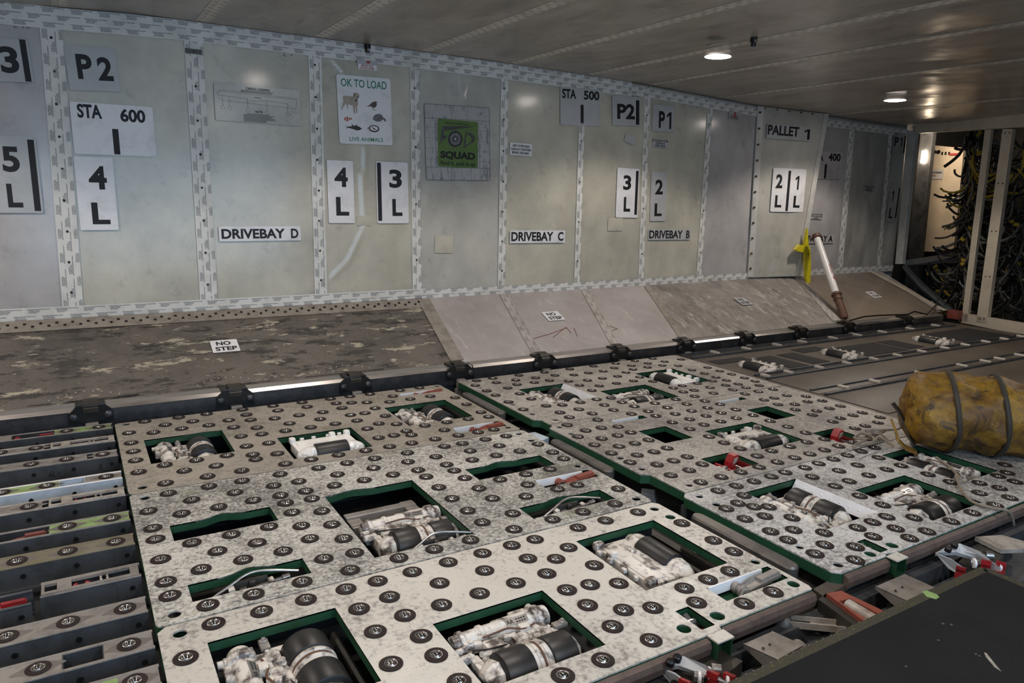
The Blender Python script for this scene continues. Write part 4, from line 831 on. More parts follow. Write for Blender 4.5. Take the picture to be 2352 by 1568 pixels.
# folded flap of ceiling tape above the nearer lamp
mb = MB().use('palegrey'); c = at(1640, 101, 1.615); mb.prism([at(1622, 104, 1.622), at(1668, 96, 1.628), at(1640, 102, 1.612), at(1624, 106, 1.610)], (0, 0, .002)); tag(mb.build('tape_flap', smooth=False), 'pale loose flap on the ceiling beside the nearer lamp', 'flap')
# ------------------------------------------------------------------ right-hand cargo deck: mats, roller tracks, drive units come later
ml = ['leftmost black anti-slip mat, beside the rail track', 'black mat right behind the nearest far roller unit', 'narrow black mat between the nearest and second far roller units', 'small black mat by the rail track behind the second far roller unit', 'wide black mat between the second and third far roller units', 'narrow black mat left of the third far roller unit', 'large black mat at the far end before the bulkhead']
for (x0, x1, y0, y1), s in zip(((3.09, 3.365, 2.783, 2.87), (3.40, 3.56, 2.54, 2.815), (3.62, 3.772, 2.557, 2.817), (3.83, 4.075, 2.785, 2.885), (4.14, 4.585, 2.553, 2.805), (4.62, 4.795, 2.571, 2.808), (5.25, 5.86, 2.52, 2.85)), ml):
    mb = MB().use('mat'); mb.bx(x0, x1, y0, y1, -0.0125, -0.009, .002); tag(mb.build('anti_slip_mat'), s, 'mat', 'black mats on the far deck')
def roller_track(y0, y1, x0, x1, rx, label, zt=0.004):
    o = empty('roller_track', ((x0+x1)/2, (y0+y1)/2, -0.012)); cxy = Vector((-(x0+x1)/2, -(y0+y1)/2, 0.012))
    for y in (y0, y1): mb = MB().use('bluegrey'); mb.bx(x0, x1, y-.006, y+.006, -.012, zt-.004, .002); mb.bx(x0, x1, y-.012, y+.012, -.012, -.008); mb.xf(Matrix.Translation(cxy)); mb.build('side_rail', o)
    me = MB().use('palegrey'); me.lathe((0, -(y1-y0)/2+.008, 0), (0, 1, 0), [(0, .004), (.001, .008), (.004, .0125), (y1-y0-.020, .0125), (y1-y0-.017, .008), (y1-y0-.016, .004)], 14); rm_ = me.mesh('roller')
    for x in rx: link('roller', rm_, o, Vector((x, (y0+y1)/2, zt-.010))+cxy)
    mb = MB().use('darkmetal'); mb.bx(x0, x1, y0, y1, -.0122, -.0105); mb.xf(Matrix.Translation(cxy)); mb.build('tray_floor', o)
    return tag(o, label, 'roller track', 'roller tracks on the far deck')
roller_track(2.425, 2.505, 3.06, 5.95, [3.097, 3.284, 3.546, 3.798, 4.058, 4.302, 4.569, 4.835, 5.087, 5.353, 5.604, 5.847], 'roller track in front of the far row of roller units')
roller_track(2.085, 2.17, 3.07, 5.95, [3.276, 3.540, 3.96, 4.39, 4.653, 4.82, 5.072, 5.4, 5.75], 'roller track behind the yellow hose')
roller_track(2.955, 3.045, 3.05, 5.9, [3.286, 3.562, 3.85, 4.1, 4.425, 4.7, 5.0, 5.35, 5.7], 'roller track next to the guide rail')
mb = MB().use('deck'); mb.bx(3.06, 5.95, 2.115, 2.42, -.0118, -.0085, .002); tag(mb.build('deck_panel'), 'bare brown deck panel between the two roller tracks', 'panel')
mb = MB().use('deck'); mb.bx(3.06, 5.95, 1.76, 2.07, -.0118, -.0085, .002); tag(mb.build('deck_panel'), 'bare brown deck panel in front of the roller track by the hose', 'panel')
# ------------------------------------------------------------------ yellow hose with hoops, strap and rope
A = Vector((2.655, 1.455, 0.150)); dd = Vector((0.74, -0.67, 0)).normalized(); sd_ = Vector((-dd.y, dd.x, 0)); hs = empty('air_hose', (A.x, A.y, 0.0))
mb = MB().use('duct'); nseg, nr = 84, 56; RH = random.Random(4); ring = []; hoops = [0.125, 0.285, 0.47, 0.66]
def hr(s, a):
    k = min(abs(s-h) for h in hoops); sag = 0.018*(1-math.exp(-(k/0.04)**2)); e = 0.0
    r = 0.146-sag*(0.6+0.5*math.sin(3*a+s*9))+0.0045*math.sin(7*a+s*33+math.sin(3*a))+0.0035*math.sin(13*a-s*41+math.sin(5*a))
    if s < 0.04: r -= 0.035*(1-s/0.04)**2
    return r
for i in range(nseg+1):
    s = 1.35*i/nseg; row = []
    for j in range(nr):
        a = 2*math.pi*j/nr; r = hr(s, a); p = dd*s+sd_*(r*math.cos(a))+Vector((0, 0, max(r*math.sin(a), -0.146)+0.150)); row.append(mb.bm.verts.new(p))
    ring.append(row)
for a, b in zip(ring, ring[1:]):
    for j in range(nr): mb.face((a[j], b[j], b[(j+1) % nr], a[(j+1) % nr]))
inner = [mb.bm.verts.new(Vector((0, 0, .15))+(v.co-Vector((0, 0, .15)))*0.6-dd*(.006+.006*math.sin(k*.7))) for k, v in enumerate(ring[0])]
for j in range(nr): mb.face((ring[0][(j+1) % nr], inner[(j+1) % nr], inner[j], ring[0][j]))
cv = mb.bm.verts.new(Vector((0, 0, .15))-dd*.004)
for j in range(nr): mb.face((inner[(j+1) % nr], cv, inner[j]))
mb.build('fabric_sleeve', hs, ang=70)
for s in hoops[:4]:
    mb = MB().use('hose_band'); k = 48; pts = [dd*(s+.012*math.sin(2*a_))+sd_*(.1475*math.cos(a_))+Vector((0, 0, max(.1475*math.sin(a_), -.142)+.150)) for a_ in [2*math.pi*i/k for i in range(k+1)]]
    mb.tube(pts, 0.0095, 8); mb.build('hoop', hs, label='dark hoop around the hose')
def hp(px, py, z): return at(px, py, z)-hs.location
mb = MB().use('hose_band'); mb.strip([hp(2050, 925, .16), hp(2066, 945, .13), hp(2080, 975, .09), hp(2092, 1005, .05), hp(2100, 1025, .02)], (1, .3, 0), 0, .03, .006); mb.build('strap', hs, label='black strap hanging at the hose end')
mb = MB().use('duct'); mb.strip([hp(2048, 965, .10), hp(2058, 990, .07), hp(2062, 1010, .045), hp(2080, 1028, .02), hp(2105, 1038, .015)], (.8, .6, 0), 0, .05, .008); mb.build('cuff_flap', hs, label='brown fabric flap at the hose end')
tag(hs, 'dirty yellow fabric air hose with dark hoops lying on the plates', 'hose')
def spline(pts, n=8):
    out = []; P = [Vector(p) for p in pts]
    for i in range(len(P)-1):
        p0, p1, p2, p3 = P[max(i-1, 0)], P[i], P[i+1], P[min(i+2, len(P)-1)]
        for k in range(n):
            t = k/n; out.append(0.5*((2*p1)+(-p0+p2)*t+(2*p0-5*p1+4*p2-p3)*t*t+(-p0+3*p1-3*p2+p3)*t**3))
    out.append(P[-1]); return out
R5 = random.Random(11); pts = [at(1962, 1003, .02)]
for k in range(15): pts.append(at(2004+R5.uniform(-42, 48), 1003+R5.uniform(-17, 22), .012+.002*k+R5.uniform(0, .012)))
pts += [at(2062, 985, .06), at(2070, 968, .09)]
mb = MB().use('rope'); mb.tube(spline(pts, 7), 0.0042, 7); tag(mb.build('rope'), 'coiled grey rope lying beside the end of the yellow hose', 'rope')
mb = MB().use('rope'); mb.tube(spline([at(2150, 1050, .03), at(2185, 1075, .02), at(2206, 1100, .012), at(2196, 1090, .012), at(2200, 1105, .010), at(2212, 1130, .008), at(2234, 1152, .008), at(2280, 1166, .008), at(2312, 1172, .006), at(2325, 1190, -.03), at(2328, 1216, -.08)], 8), 0.0048, 7); tag(mb.build('rope'), 'grey cord running from under the yellow hose over the front edge', 'rope')
# ------------------------------------------------------------------ dark pad in the foreground
PZ = 0.05; c0 = at(2256, 1300, PZ)
mb = MB().use('pad'); outl = [(0.15, -0.35), (c0.x, -0.35), (c0.x, c0.y-0.012), (c0.x-0.012, c0.y), (0.15, c0.y)]; mb.plate(outl, [], -0.139, PZ); pad = mb.build('work_platform', smooth=False)
mb = MB().use('padedge'); mb.bx(0.15, c0.x-.012, c0.y-.020, c0.y+.0008, PZ-.02, PZ+.0008); mb.bx(c0.x-.020, c0.x+.0008, -.35, c0.y-.012, PZ-.02, PZ+.0008); mb.build('edging', pad, smooth=False, label='yellow-flecked worn edge')
mb = MB().use('lime'); e = [at(px, py, PZ+.0004) for px, py in ((2117, 1358), (2128, 1356), (2150, 1364), (2158, 1371), (2150, 1376), (2128, 1370))]; mb.prism(e, (0, 0, .0006)); mb.build('paint_spot', pad, smooth=False, label='pale green paint spot')
mb = MB().use('palegrey'); e = [at(px, py, PZ+.0004) for px, py in ((2260, 1498), (2266, 1500), (2290, 1530), (2300, 1542), (2284, 1532), (2264, 1508))]; mb.prism(e, (0, 0, .0005))
for px, py in ((2184, 1434), (2248, 1506), (2165, 1432), (2240, 1502), (2080, 1530), (2154, 1470)): mb.use('deck').prism([at(px+dx_, py+dy_, PZ+.0004) for dx_, dy_ in ((-3, -1), (2, -2), (5, 1), (0, 2))], (0, 0, .0005))
mb.build('scuffs', pad, smooth=False, label='pale scuff marks', stuff=True)
tag(pad, 'black scuffed platform with a worn yellow-flecked edge, in the front right corner', 'platform')
BALLS = {
    'L1': [(1.342, 3.003),(0.19, 3.0),(0.673, 3.0),(0.31, 3.0),(0.413, 3.0),(1.005, 2.999),(0.918, 2.999),(0.55, 2.999),(0.794, 2.998),(1.243, 2.998),(1.098, 2.998),(1.178, 2.925),(0.795, 2.925),(0.675, 2.925),(0.254, 2.924),(0.351, 2.924),(0.919, 2.923),(0.55, 2.922),(0.981, 2.904),(0.128, 2.88),(1.041, 2.88),(0.475, 2.879),(1.327, 2.851),(0.302, 2.849),(1.229, 2.848),(0.397, 2.848),(0.206, 2.847),(0.551, 2.846),(1.131, 2.846),(0.919, 2.846),(0.638, 2.825),(0.734, 2.824),(0.831, 2.824),(1.418, 2.784),(1.042, 2.784),(0.475, 2.782),(0.127, 2.76),(0.551, 2.738),(0.919, 2.738),(0.794, 2.738),(0.98, 2.737),(0.673, 2.736),(1.415, 2.668),(1.041, 2.665),(0.127, 2.663),(0.479, 2.663),(0.918, 2.656),(0.551, 2.655),(0.83, 2.655),(0.733, 2.654),(0.638, 2.654),(0.981, 2.583),(0.127, 2.568),(1.041, 2.547),(0.475, 2.547),(0.551, 2.545),(0.92, 2.544),(1.416, 2.54),(0.398, 2.483),(1.229, 2.482),(0.302, 2.482),(0.206, 2.482),(1.133, 2.481),(1.325, 2.481),(1.414, 2.47),(0.127, 2.453),(0.476, 2.452),(1.042, 2.45),(0.981, 2.426),(0.92, 2.425),(0.552, 2.425),(0.476, 2.403),(1.041, 2.401),(0.35, 2.401),(0.254, 2.401),(1.177, 2.398),(0.734, 2.32),(0.191, 2.319),(0.639, 2.319),(1.352, 2.319),(1.101, 2.319),(0.921, 2.319),(0.414, 2.319),(0.311, 2.318),(0.832, 2.318),(1.281, 2.318),(1.197, 2.318),(0.552, 2.317),(1.006, 2.317)],
    'L2': [(0.515, 2.234),(0.189, 2.234),(0.302, 2.234),(0.398, 2.233),(1.097, 2.233),(1.267, 2.233),(0.735, 2.233),(0.638, 2.232),(0.832, 2.232),(1.169, 2.231),(0.952, 2.231),(1.355, 2.231),(0.242, 2.153),(1.025, 2.152),(0.362, 2.151),(0.92, 2.151),(0.475, 2.151),(0.675, 2.15),(0.797, 2.15),(1.278, 2.15),(1.158, 2.15),(0.551, 2.149),(0.127, 2.128),(1.414, 2.101),(0.205, 2.069),(0.397, 2.069),(0.64, 2.069),(0.832, 2.068),(1.123, 2.068),(1.219, 2.068),(1.025, 2.068),(0.475, 2.068),(0.302, 2.067),(1.315, 2.067),(0.735, 2.067),(0.92, 2.067),(0.55, 2.066),(1.024, 2.009),(0.127, 2.009),(0.475, 2.008),(1.414, 2.005),(0.92, 2.003),(0.55, 2.002),(0.127, 1.938),(1.026, 1.937),(0.475, 1.936),(1.413, 1.935),(0.919, 1.907),(0.551, 1.906),(0.398, 1.876),(1.315, 1.876),(1.219, 1.875),(0.301, 1.875),(1.121, 1.875),(0.205, 1.875),(1.026, 1.843),(0.475, 1.841),(0.127, 1.82),(0.918, 1.813),(0.55, 1.811),(0.254, 1.799),(1.177, 1.798),(0.35, 1.798),(1.026, 1.758),(0.475, 1.757),(1.242, 1.725),(1.317, 1.725),(1.124, 1.724),(0.301, 1.724),(0.205, 1.724),(0.397, 1.722),(0.552, 1.717),(0.92, 1.716),(0.126, 1.702),(1.026, 1.64),(1.414, 1.639),(0.475, 1.637),(0.127, 1.634),(0.921, 1.631),(0.552, 1.63),(1.333, 1.555),(0.194, 1.555),(0.843, 1.554),(0.399, 1.554),(1.106, 1.554),(1.213, 1.554),(0.737, 1.553),(0.977, 1.553),(0.514, 1.553),(0.64, 1.553),(0.29, 1.553)],
    'L3': [(1.139, 1.478),(1.236, 1.478),(0.193, 1.477),(1.355, 1.477),(0.924, 1.477),(0.996, 1.476),(0.836, 1.476),(0.386, 1.476),(0.739, 1.476),(0.478, 1.476),(0.29, 1.475),(0.642, 1.475),(0.554, 1.475),(0.799, 1.398),(0.924, 1.398),(0.553, 1.398),(0.678, 1.398),(1.049, 1.397),(0.477, 1.385),(0.127, 1.383),(1.419, 1.363),(0.986, 1.363),(0.739, 1.314),(0.925, 1.314),(0.555, 1.314),(0.642, 1.313),(0.836, 1.313),(1.052, 1.291),(0.478, 1.289),(1.42, 1.245),(0.925, 1.23),(0.555, 1.229),(0.987, 1.223),(1.051, 1.195),(0.467, 1.175),(1.42, 1.174),(0.555, 1.157),(0.929, 1.156),(1.332, 1.107),(1.254, 1.105),(1.175, 1.104),(0.988, 1.102),(1.052, 1.077),(0.559, 1.065),(0.926, 1.064),(1.155, 1.045),(1.349, 0.99),(1.249, 0.989),(0.966, 0.987),(0.837, 0.984),(0.74, 0.984)],
    'R1': [(2.8, 3.016),(2.666, 3.015),(1.742, 3.012),(2.369, 3.009),(2.522, 3.009),(2.21, 3.008),(2.048, 3.008),(1.893, 3.008),(1.647, 3.005),(2.692, 2.936),(2.57, 2.933),(1.828, 2.933),(1.717, 2.932),(1.944, 2.931),(2.061, 2.93),(2.811, 2.93),(2.938, 2.93),(2.447, 2.929),(1.599, 2.929),(2.25, 2.898),(2.156, 2.897),(2.346, 2.896),(2.732, 2.864),(2.625, 2.863),(1.791, 2.861),(2.52, 2.86),(1.978, 2.857),(1.887, 2.856),(2.441, 2.824),(1.716, 2.824),(1.602, 2.823),(2.81, 2.821),(2.057, 2.805),(2.154, 2.779),(2.346, 2.778),(2.248, 2.778),(1.602, 2.74),(2.93, 2.719),(2.059, 2.717),(2.44, 2.715),(2.808, 2.714),(1.715, 2.713),(2.36, 2.67),(2.249, 2.668),(2.141, 2.666),(2.932, 2.633),(2.813, 2.629),(1.599, 2.62),(2.442, 2.619),(1.717, 2.618),(2.056, 2.614),(2.935, 2.554),(2.807, 2.542),(1.717, 2.498),(1.598, 2.496),(2.732, 2.495),(2.624, 2.493),(2.52, 2.492),(1.982, 2.483),(2.448, 2.48),(1.789, 2.478),(1.886, 2.477),(2.807, 2.472),(2.056, 2.472),(2.937, 2.468),(2.623, 2.407),(2.441, 2.404),(2.729, 2.404),(2.511, 2.403),(2.059, 2.397),(1.958, 2.397),(2.932, 2.395),(2.806, 2.393),(1.816, 2.393),(1.715, 2.39),(2.787, 2.327),(2.694, 2.327),(2.882, 2.326),(2.435, 2.324),(2.559, 2.324),(2.316, 2.324),(2.065, 2.32),(2.184, 2.318),(1.946, 2.318),(1.712, 2.318),(1.831, 2.317)],
    'R2': [(2.783, 2.248),(2.689, 2.247),(2.885, 2.245),(2.306, 2.244),(2.419, 2.244),(2.188, 2.243),(1.98, 2.24),(1.798, 2.238),(1.644, 2.238),(2.072, 2.238),(2.444, 2.176),(2.056, 2.171),(2.349, 2.16),(2.249, 2.157),(2.152, 2.156),(1.746, 2.148),(1.669, 2.148),(2.853, 2.139),(2.76, 2.136),(2.689, 2.136),(1.817, 2.13),(1.598, 2.103),(2.926, 2.088),(2.446, 2.086),(2.347, 2.079),(2.253, 2.076),(2.057, 2.074),(2.154, 2.073),(2.686, 2.055),(1.816, 2.051),(1.745, 2.045),(1.667, 2.044),(2.853, 2.024),(2.761, 2.022),(2.931, 2.003),(1.599, 2.001),(2.347, 1.995),(2.154, 1.992),(2.251, 1.992),(2.446, 1.991),(2.059, 1.977),(2.69, 1.965),(1.818, 1.95),(1.67, 1.946),(1.746, 1.945),(2.932, 1.91),(2.762, 1.909),(2.851, 1.908),(2.446, 1.902),(1.599, 1.902),(2.691, 1.878),(2.06, 1.874),(1.818, 1.849),(1.67, 1.844),(1.748, 1.842),(2.45, 1.816),(1.6, 1.801),(2.928, 1.799),(2.058, 1.796),(2.851, 1.793),(2.762, 1.792),(2.687, 1.776),(1.821, 1.749),(1.748, 1.742),(1.67, 1.741),(2.45, 1.73),(2.063, 1.722),(2.935, 1.721),(2.853, 1.679),(2.69, 1.676),(2.76, 1.676),(1.815, 1.671),(2.356, 1.654),(2.253, 1.652),(2.15, 1.651),(1.732, 1.65),(1.644, 1.646),(2.45, 1.645),(2.057, 1.638),(2.608, 1.574),(2.518, 1.571),(2.428, 1.568),(2.34, 1.566),(2.167, 1.563),(2.251, 1.563),(2.072, 1.562),(1.974, 1.56),(1.786, 1.557),(1.879, 1.557),(1.69, 1.556)],
    'R3': [(2.539, 1.494),(2.454, 1.493),(2.366, 1.489),(2.282, 1.488),(2.195, 1.485),(2.015, 1.484),(1.941, 1.481),(2.116, 1.481),(1.771, 1.48),(1.687, 1.479),(1.854, 1.479),(2.449, 1.421),(1.733, 1.415),(2.065, 1.415),(2.308, 1.41),(2.198, 1.407),(1.671, 1.383),(1.608, 1.372),(1.693, 1.342),(2.362, 1.336),(2.445, 1.334),(2.253, 1.333),(2.144, 1.332),(2.063, 1.327),(1.733, 1.32),(1.603, 1.297),(1.67, 1.282),(2.45, 1.242),(2.062, 1.24),(1.733, 1.237),(1.604, 1.207),(1.67, 1.182),(2.449, 1.166),(2.063, 1.164),(2.801, 1.163),(1.604, 1.149),(1.732, 1.13),(2.659, 1.118),(2.722, 1.118),(2.53, 1.115),(1.993, 1.108),(1.92, 1.106),(1.846, 1.104),(1.67, 1.083),(2.439, 1.07),(2.06, 1.065),(1.602, 1.063),(2.655, 1.063),(2.545, 1.06),(1.836, 1.05),(1.941, 1.049),(1.734, 1.036),(2.488, 1.003),(2.257, 1.0),(2.136, 0.998),(2.382, 0.996),(1.918, 0.995),(2.004, 0.995),(1.667, 0.991)],
}
# ------------------------------------------------------------------ ball transfer plates
def unit_meshes():
    mb = MB().use('flange'); mb.lathe((0, 0, -.004), (0, 0, 1), [(0, .0235), (.0062, .0235), (.0070, .0222), (.0064, .0130), (.003, .0125)], 28, False)
    for s in (-1, 1): mb.use('black').cyl((s*.0182*.8, s*.0182*.6, .0005), (s*.0182*.8, s*.0182*.6, .0032), .0013, seg=8)
    mb.use('steel'); mb.lathe((0, 0, 0), (0, 0, 1), [(.001, .0132), (.0036, .0130), (.0040, .0120), (.0030, .0108), (.0005, .0106)], 28, False)
    a = mb.mesh('ball_transfer', ang=30)
    mb = MB().use('chrome'); mb.sphere((0, 0, -.0022), .0108, u=20, v=12); b = mb.mesh('ball', ang=80)
    mb = MB().use('olive'); mb.lathe((0, 0, -.0005), (0, 0, 1), [(0, .0235), (.0032, .0235), (.0036, .0222), (.0032, .0130), (.0012, .0125)], 28, False)
    return a, b
UM, UB = unit_meshes()
def ball_unit(parent, x, y, z=0.0, rz=0.0):
    o = link('ball_transfer', UM, parent, (x, y, z)); o.rotation_euler = (0, 0, rz); link('ball', UB, o); return o
def bumped(x0, x1, y0, y1, c=0.52, hgt=0.018, wd=0.42):
    # rectangle whose far edge swells outward in the middle
    p = [(x0, y0), (x1, y0), (x1, y1)]; n = 16
    for i in range(1, n):
        t = 1-i/n; d = (t-c)/wd; p.append((lerp(x0, x1, t), y1+(hgt*0.5*(1+math.cos(math.pi*d*2)) if abs(d) < .5 else 0)))
    return p+[(x0, y1)]
def ball_panel(key, outer, opens, holes, label, cx, cy, whites=()):
    # opens: (loop, kind) ; holes: (x, y, r)
    T = Matrix.Translation((-cx, -cy, 0))
    mb = MB().use(key); mb.plate(outer, [o[0] for o in opens]+[circ(*h) for h in holes], -.004, 0.0); mb.xf(T)
    o = mb.build('ball_panel', loc=(cx, cy, 0), smooth=False)
    mb = MB().use('green'); mb.ring(outer, -.032, -.0038, .004); mb.xf(T); mb.build('edge_flange', o, smooth=False, label='green flange under the plate edge')
    for lp, kind in opens:
        mb = MB().use('green'); mb.ring(lp, -.023, -.0006, -.0035)
        if kind == 'lip':   # white riveted lip along the right-hand wall
            x1 = max(p[0] for p in lp); ya, yb = min(p[1] for p in lp), max(p[1] for p in lp)
            mb.use('placard'); mb.prism([(x1+.001, ya, .0008), (x1-.004, ya, .0008), (x1-.022, ya, -.03), (x1-.017, ya, -.03)], (0, yb-ya-.006, 0))
            for k in range(9): mb.sphere((x1-.012, lerp(ya, yb, (k+.6)/9), -.013), .0032, u=8, v=5)
        elif kind == 'slot':
            x0, x1 = min(p[0] for p in lp), max(p[0] for p in lp); ya, yb = min(p[1] for p in lp), max(p[1] for p in lp)
            mb.use('placard'); mb.prism([(x0+.004, yb-.0005, .0006), (x0+.004, yb-.005, .0006), (x0+.004, yb-.008, -.022), (x0+.004, yb-.003, -.022)], (x1-x0-.03, 0, 0))
            mb.use('green'); mb.bx(x0+.002, x1-.002, ya+.002, yb-.002, -.036, -.033)
        mb.xf(T); mb.build('opening_rim', o, smooth=False, label='green rim of an opening')
    clear = lambda x, y: all((x-b[0])**2+(y-b[1])**2 > .029**2 for b in BALLS[key]) and all((x-h[0])**2+(y-h[1])**2 > (h[2]+.006)**2 for h in holes)
    for hx, hy, hr_ in holes:
        if hr_ >= .015: mb = MB().use('green'); mb.ring(circ(hx, hy, hr_), -.022, -.0012, -.002); mb.plate(circ(hx, hy, hr_+.002), [], -.024, -.022); mb.xf(T); mb.build('hole_cup', o, label='green cup below a round hole')
    # raised rivet heads along the seams
    mb = MB().use(key); R = random.Random(hash(key) % 97 if False else len(key)+int(cx*100)); xs = [p[0] for p in outer]; ys = [p[1] for p in outer]
    nr = int((max(xs)-min(xs))/0.024)
    for yy in (min(ys)+.013, max(ys)-.013):
        for k in range(nr):
            x_ = min(xs)+.03+k*.024+R.uniform(-.002, .002)
            if clear(x_, yy): mb.sphere((x_, yy, 0), .0036, 1, 1, .45, 8, 5)
    for lp, kind in opens:
        x0, x1 = min(p[0] for p in lp), max(p[0] for p in lp); yb = max(p[1] for p in lp); n = int((x1-x0)/.02)
        if n > 8:
            for k in range(n):
                if clear(x0+.01+k*.02, yb+.011): mb.sphere((x0+.01+k*.02, yb+.011, 0), .0034, 1, 1, .45, 8, 5)
    mb.xf(T); mb.build('rivets', o, stuff=True)
    for x, y in BALLS[key]:
        ball_unit(o, x-cx, y-cy, 0.0, R_.uniform(0, 3.1))
    return tag(o, label, 'ball transfer plate', 'ball transfer plates')
CR_ = lambda x0, x1, y0, y1: rrect(x0, x1, y0, y1, .016, 3)
rc = lambda x0, x1, y0, y1: rect(x0, x1, y0, y1)
ball_panel('L1', CR_(.088, 1.452, 2.278, 3.022), [(bumped(.168, .430, 2.514, 2.774, .75, .004), ''), (rc(.590, .869, 2.35, 2.59), ''), (rc(1.078, 1.362, 2.510, 2.776), ''), (rc(1.214, 1.424, 2.341, 2.406), 'slot'), (rc(1.213, 1.420, 2.910, 2.950), 'slot')],
           [(.127, 2.998, .014), (.127, 2.319, .014), (1.431, 2.998, .013), (1.416, 2.319, .013)], 'dusty brown plate of steel balls next to the guide rail, left group', .77, 2.65)
ball_panel('L2', CR_(.088, 1.452, 1.518, 2.272), [(bumped(.167, .430, 1.907, 2.006), ''), (bumped(.167, .430, 1.586, 1.666), ''), (bumped(.588, .869, 1.584, 2.002, .3, .014, .5), ''), (bumped(1.061, 1.358, 1.904, 2.003, .45, .014), ''), (rc(1.214, 1.427, 1.753, 1.816), 'slot'), (bumped(1.062, 1.359, 1.586, 1.665, .5, .014), '')],
           [(.127, 2.233, .014), (.127, 1.554, .014), (1.414, 2.234, .013), (1.415, 2.150, .014), (1.416, 1.858, .012), (1.416, 1.555, .014)], 'middle plate of steel balls in the left group, speckled white with slots', .77, 1.895)
ball_panel('L3', [(.088, .80), (.30, .80), (.30, .945), (1.128, .945), (1.132, .957), (1.446, .957), (1.452, .97), (1.452, 1.496), (1.438, 1.512), (.104, 1.512), (.088, 1.496)],
           [(rc(.171, .433, 1.138, 1.416), ''), (rc(.594, .874, 1.022, 1.258), ''), (rc(1.088, 1.362, 1.141, 1.418), ''), (rc(1.223, 1.438, 1.017, 1.081), 'slot'), (rc(1.088, 1.128, .963, 1.044), '')],
           [(.128, 1.474, .014), (1.416, 1.474, .014), (1.419, 1.410, .015), (1.429, 1.111, .012), (1.158, .985, .017), (1.057, .985, .016), (1.424, .992, .015)], 'clean cream plate of steel balls in the left foreground', .77, 1.2)
ball_panel('R1', [(1.560, 2.362), (1.588, 2.342), (1.588, 2.281), (2.992, 2.281), (2.992, 3.026), (2.976, 3.042), (1.576, 3.042), (1.560, 3.026)],
           [(rc(1.749, 2.008, 2.514, 2.782), 'lip'), (rc(2.085, 2.368, 2.354, 2.592), ''), (rc(2.472, 2.735, 2.503, 2.790), '')], [(1.600, 2.887, .011), (1.599, 2.582, .013), (1.599, 2.425, .013), (1.641, 2.317, .013)],
           'plate of steel balls next to the guide rail, right group', 2.276, 2.66)
ball_panel('R2', [(1.588, 1.520), (2.992, 1.520), (2.992, 2.275), (1.588, 2.275), (1.588, 2.258), (1.560, 2.240), (1.560, 1.700), (1.588, 1.684)],
           [(rc(1.853, 1.997, 1.896, 2.052), ''), (rc(2.486, 2.622, 1.906, 2.062), ''), (rc(2.096, 2.371, 1.681, 1.932), ''), (rc(1.850, 2.005, 1.585, 1.714), ''), (rc(2.473, 2.615, 1.584, 1.718), ''), (rc(1.840, 2.010, 2.170, 2.206), 'slot'), (rc(2.467, 2.632, 2.184, 2.216), 'slot')],
           [(1.602, 2.232, .012), (1.597, 2.146, .012), (1.598, 1.850, .012), (1.598, 1.736, .012), (1.640, 1.557, .012)], 'middle plate of steel balls in the right group, holding two red latches', 2.276, 1.9)
ball_panel('R3', [(1.560, .985), (1.578, .968), (1.765, .968), (1.772, .978), (1.805, .968), (2.992, .976), (2.992, 1.514), (1.578, 1.514), (1.560, 1.498)],
           [(rc(1.758, 2.000, 1.141, 1.432), 'lip'), (rc(2.094, 2.370, 1.028, 1.278), ''), (rc(2.488, 2.720, 1.145, 1.434), ''), (rc(1.766, 1.803, .985, 1.054), '')],
           [(1.604, 1.477, .012), (1.606, 1.409, .013), (1.600, 1.109, .011), (1.735, .994, .015), (1.835, .995, .016), (1.607, .998, .013)], 'front plate of steel balls in the right group, by the black platform', 2.276, 1.24)
# brown nose bars and green box ends along the front edge
def bar(x0, x1, y, label):
    mb = MB().use('bar'); mb.prism([(x0, y, -.006), (x0, y-.012, -.010), (x0, y-.016, -.022), (x0, y-.012, -.040), (x0, y, -.044)], (x1-x0, 0, 0)); tag(mb.build('nose_bar', smooth=False), label, 'bar', 'brown bars along the plate fronts')
bar(.31, 1.085, .944, 'long brown wooden-looking bar along the front of the cream plate'); bar(1.140, 1.447, .956, 'short brown bar on the front right corner of the cream plate'); bar(1.585, 1.762, .967, 'short brown bar on the front left corner of the right group'); bar(1.815, 2.99, .967, 'long brown bar along the front of the right group')
for x, y, s in ((1.11, .945, 'cream plate'), (1.79, .968, 'right plate group')):
    mb = MB().use('green'); mb.bx(x-.022, x+.020, y-.030, y-.001, -.050, -.046); mb.bx(x+.017, x+.020, y-.030, y-.001, -.048, -.002); mb.bx(x-.022, x-.019, y-.028, y-.001, -.048, -.010); mb.bx(x-.02, x+.018, y-.006, y-.002, -.048, -.004); mb.use('L3').bx(x-.026, x+.022, y-.032, y-.001, -.004, -.0005); tag(mb.build('box_end', smooth=False), 'green open box end sticking out of the '+s, 'bracket', 'green box ends')
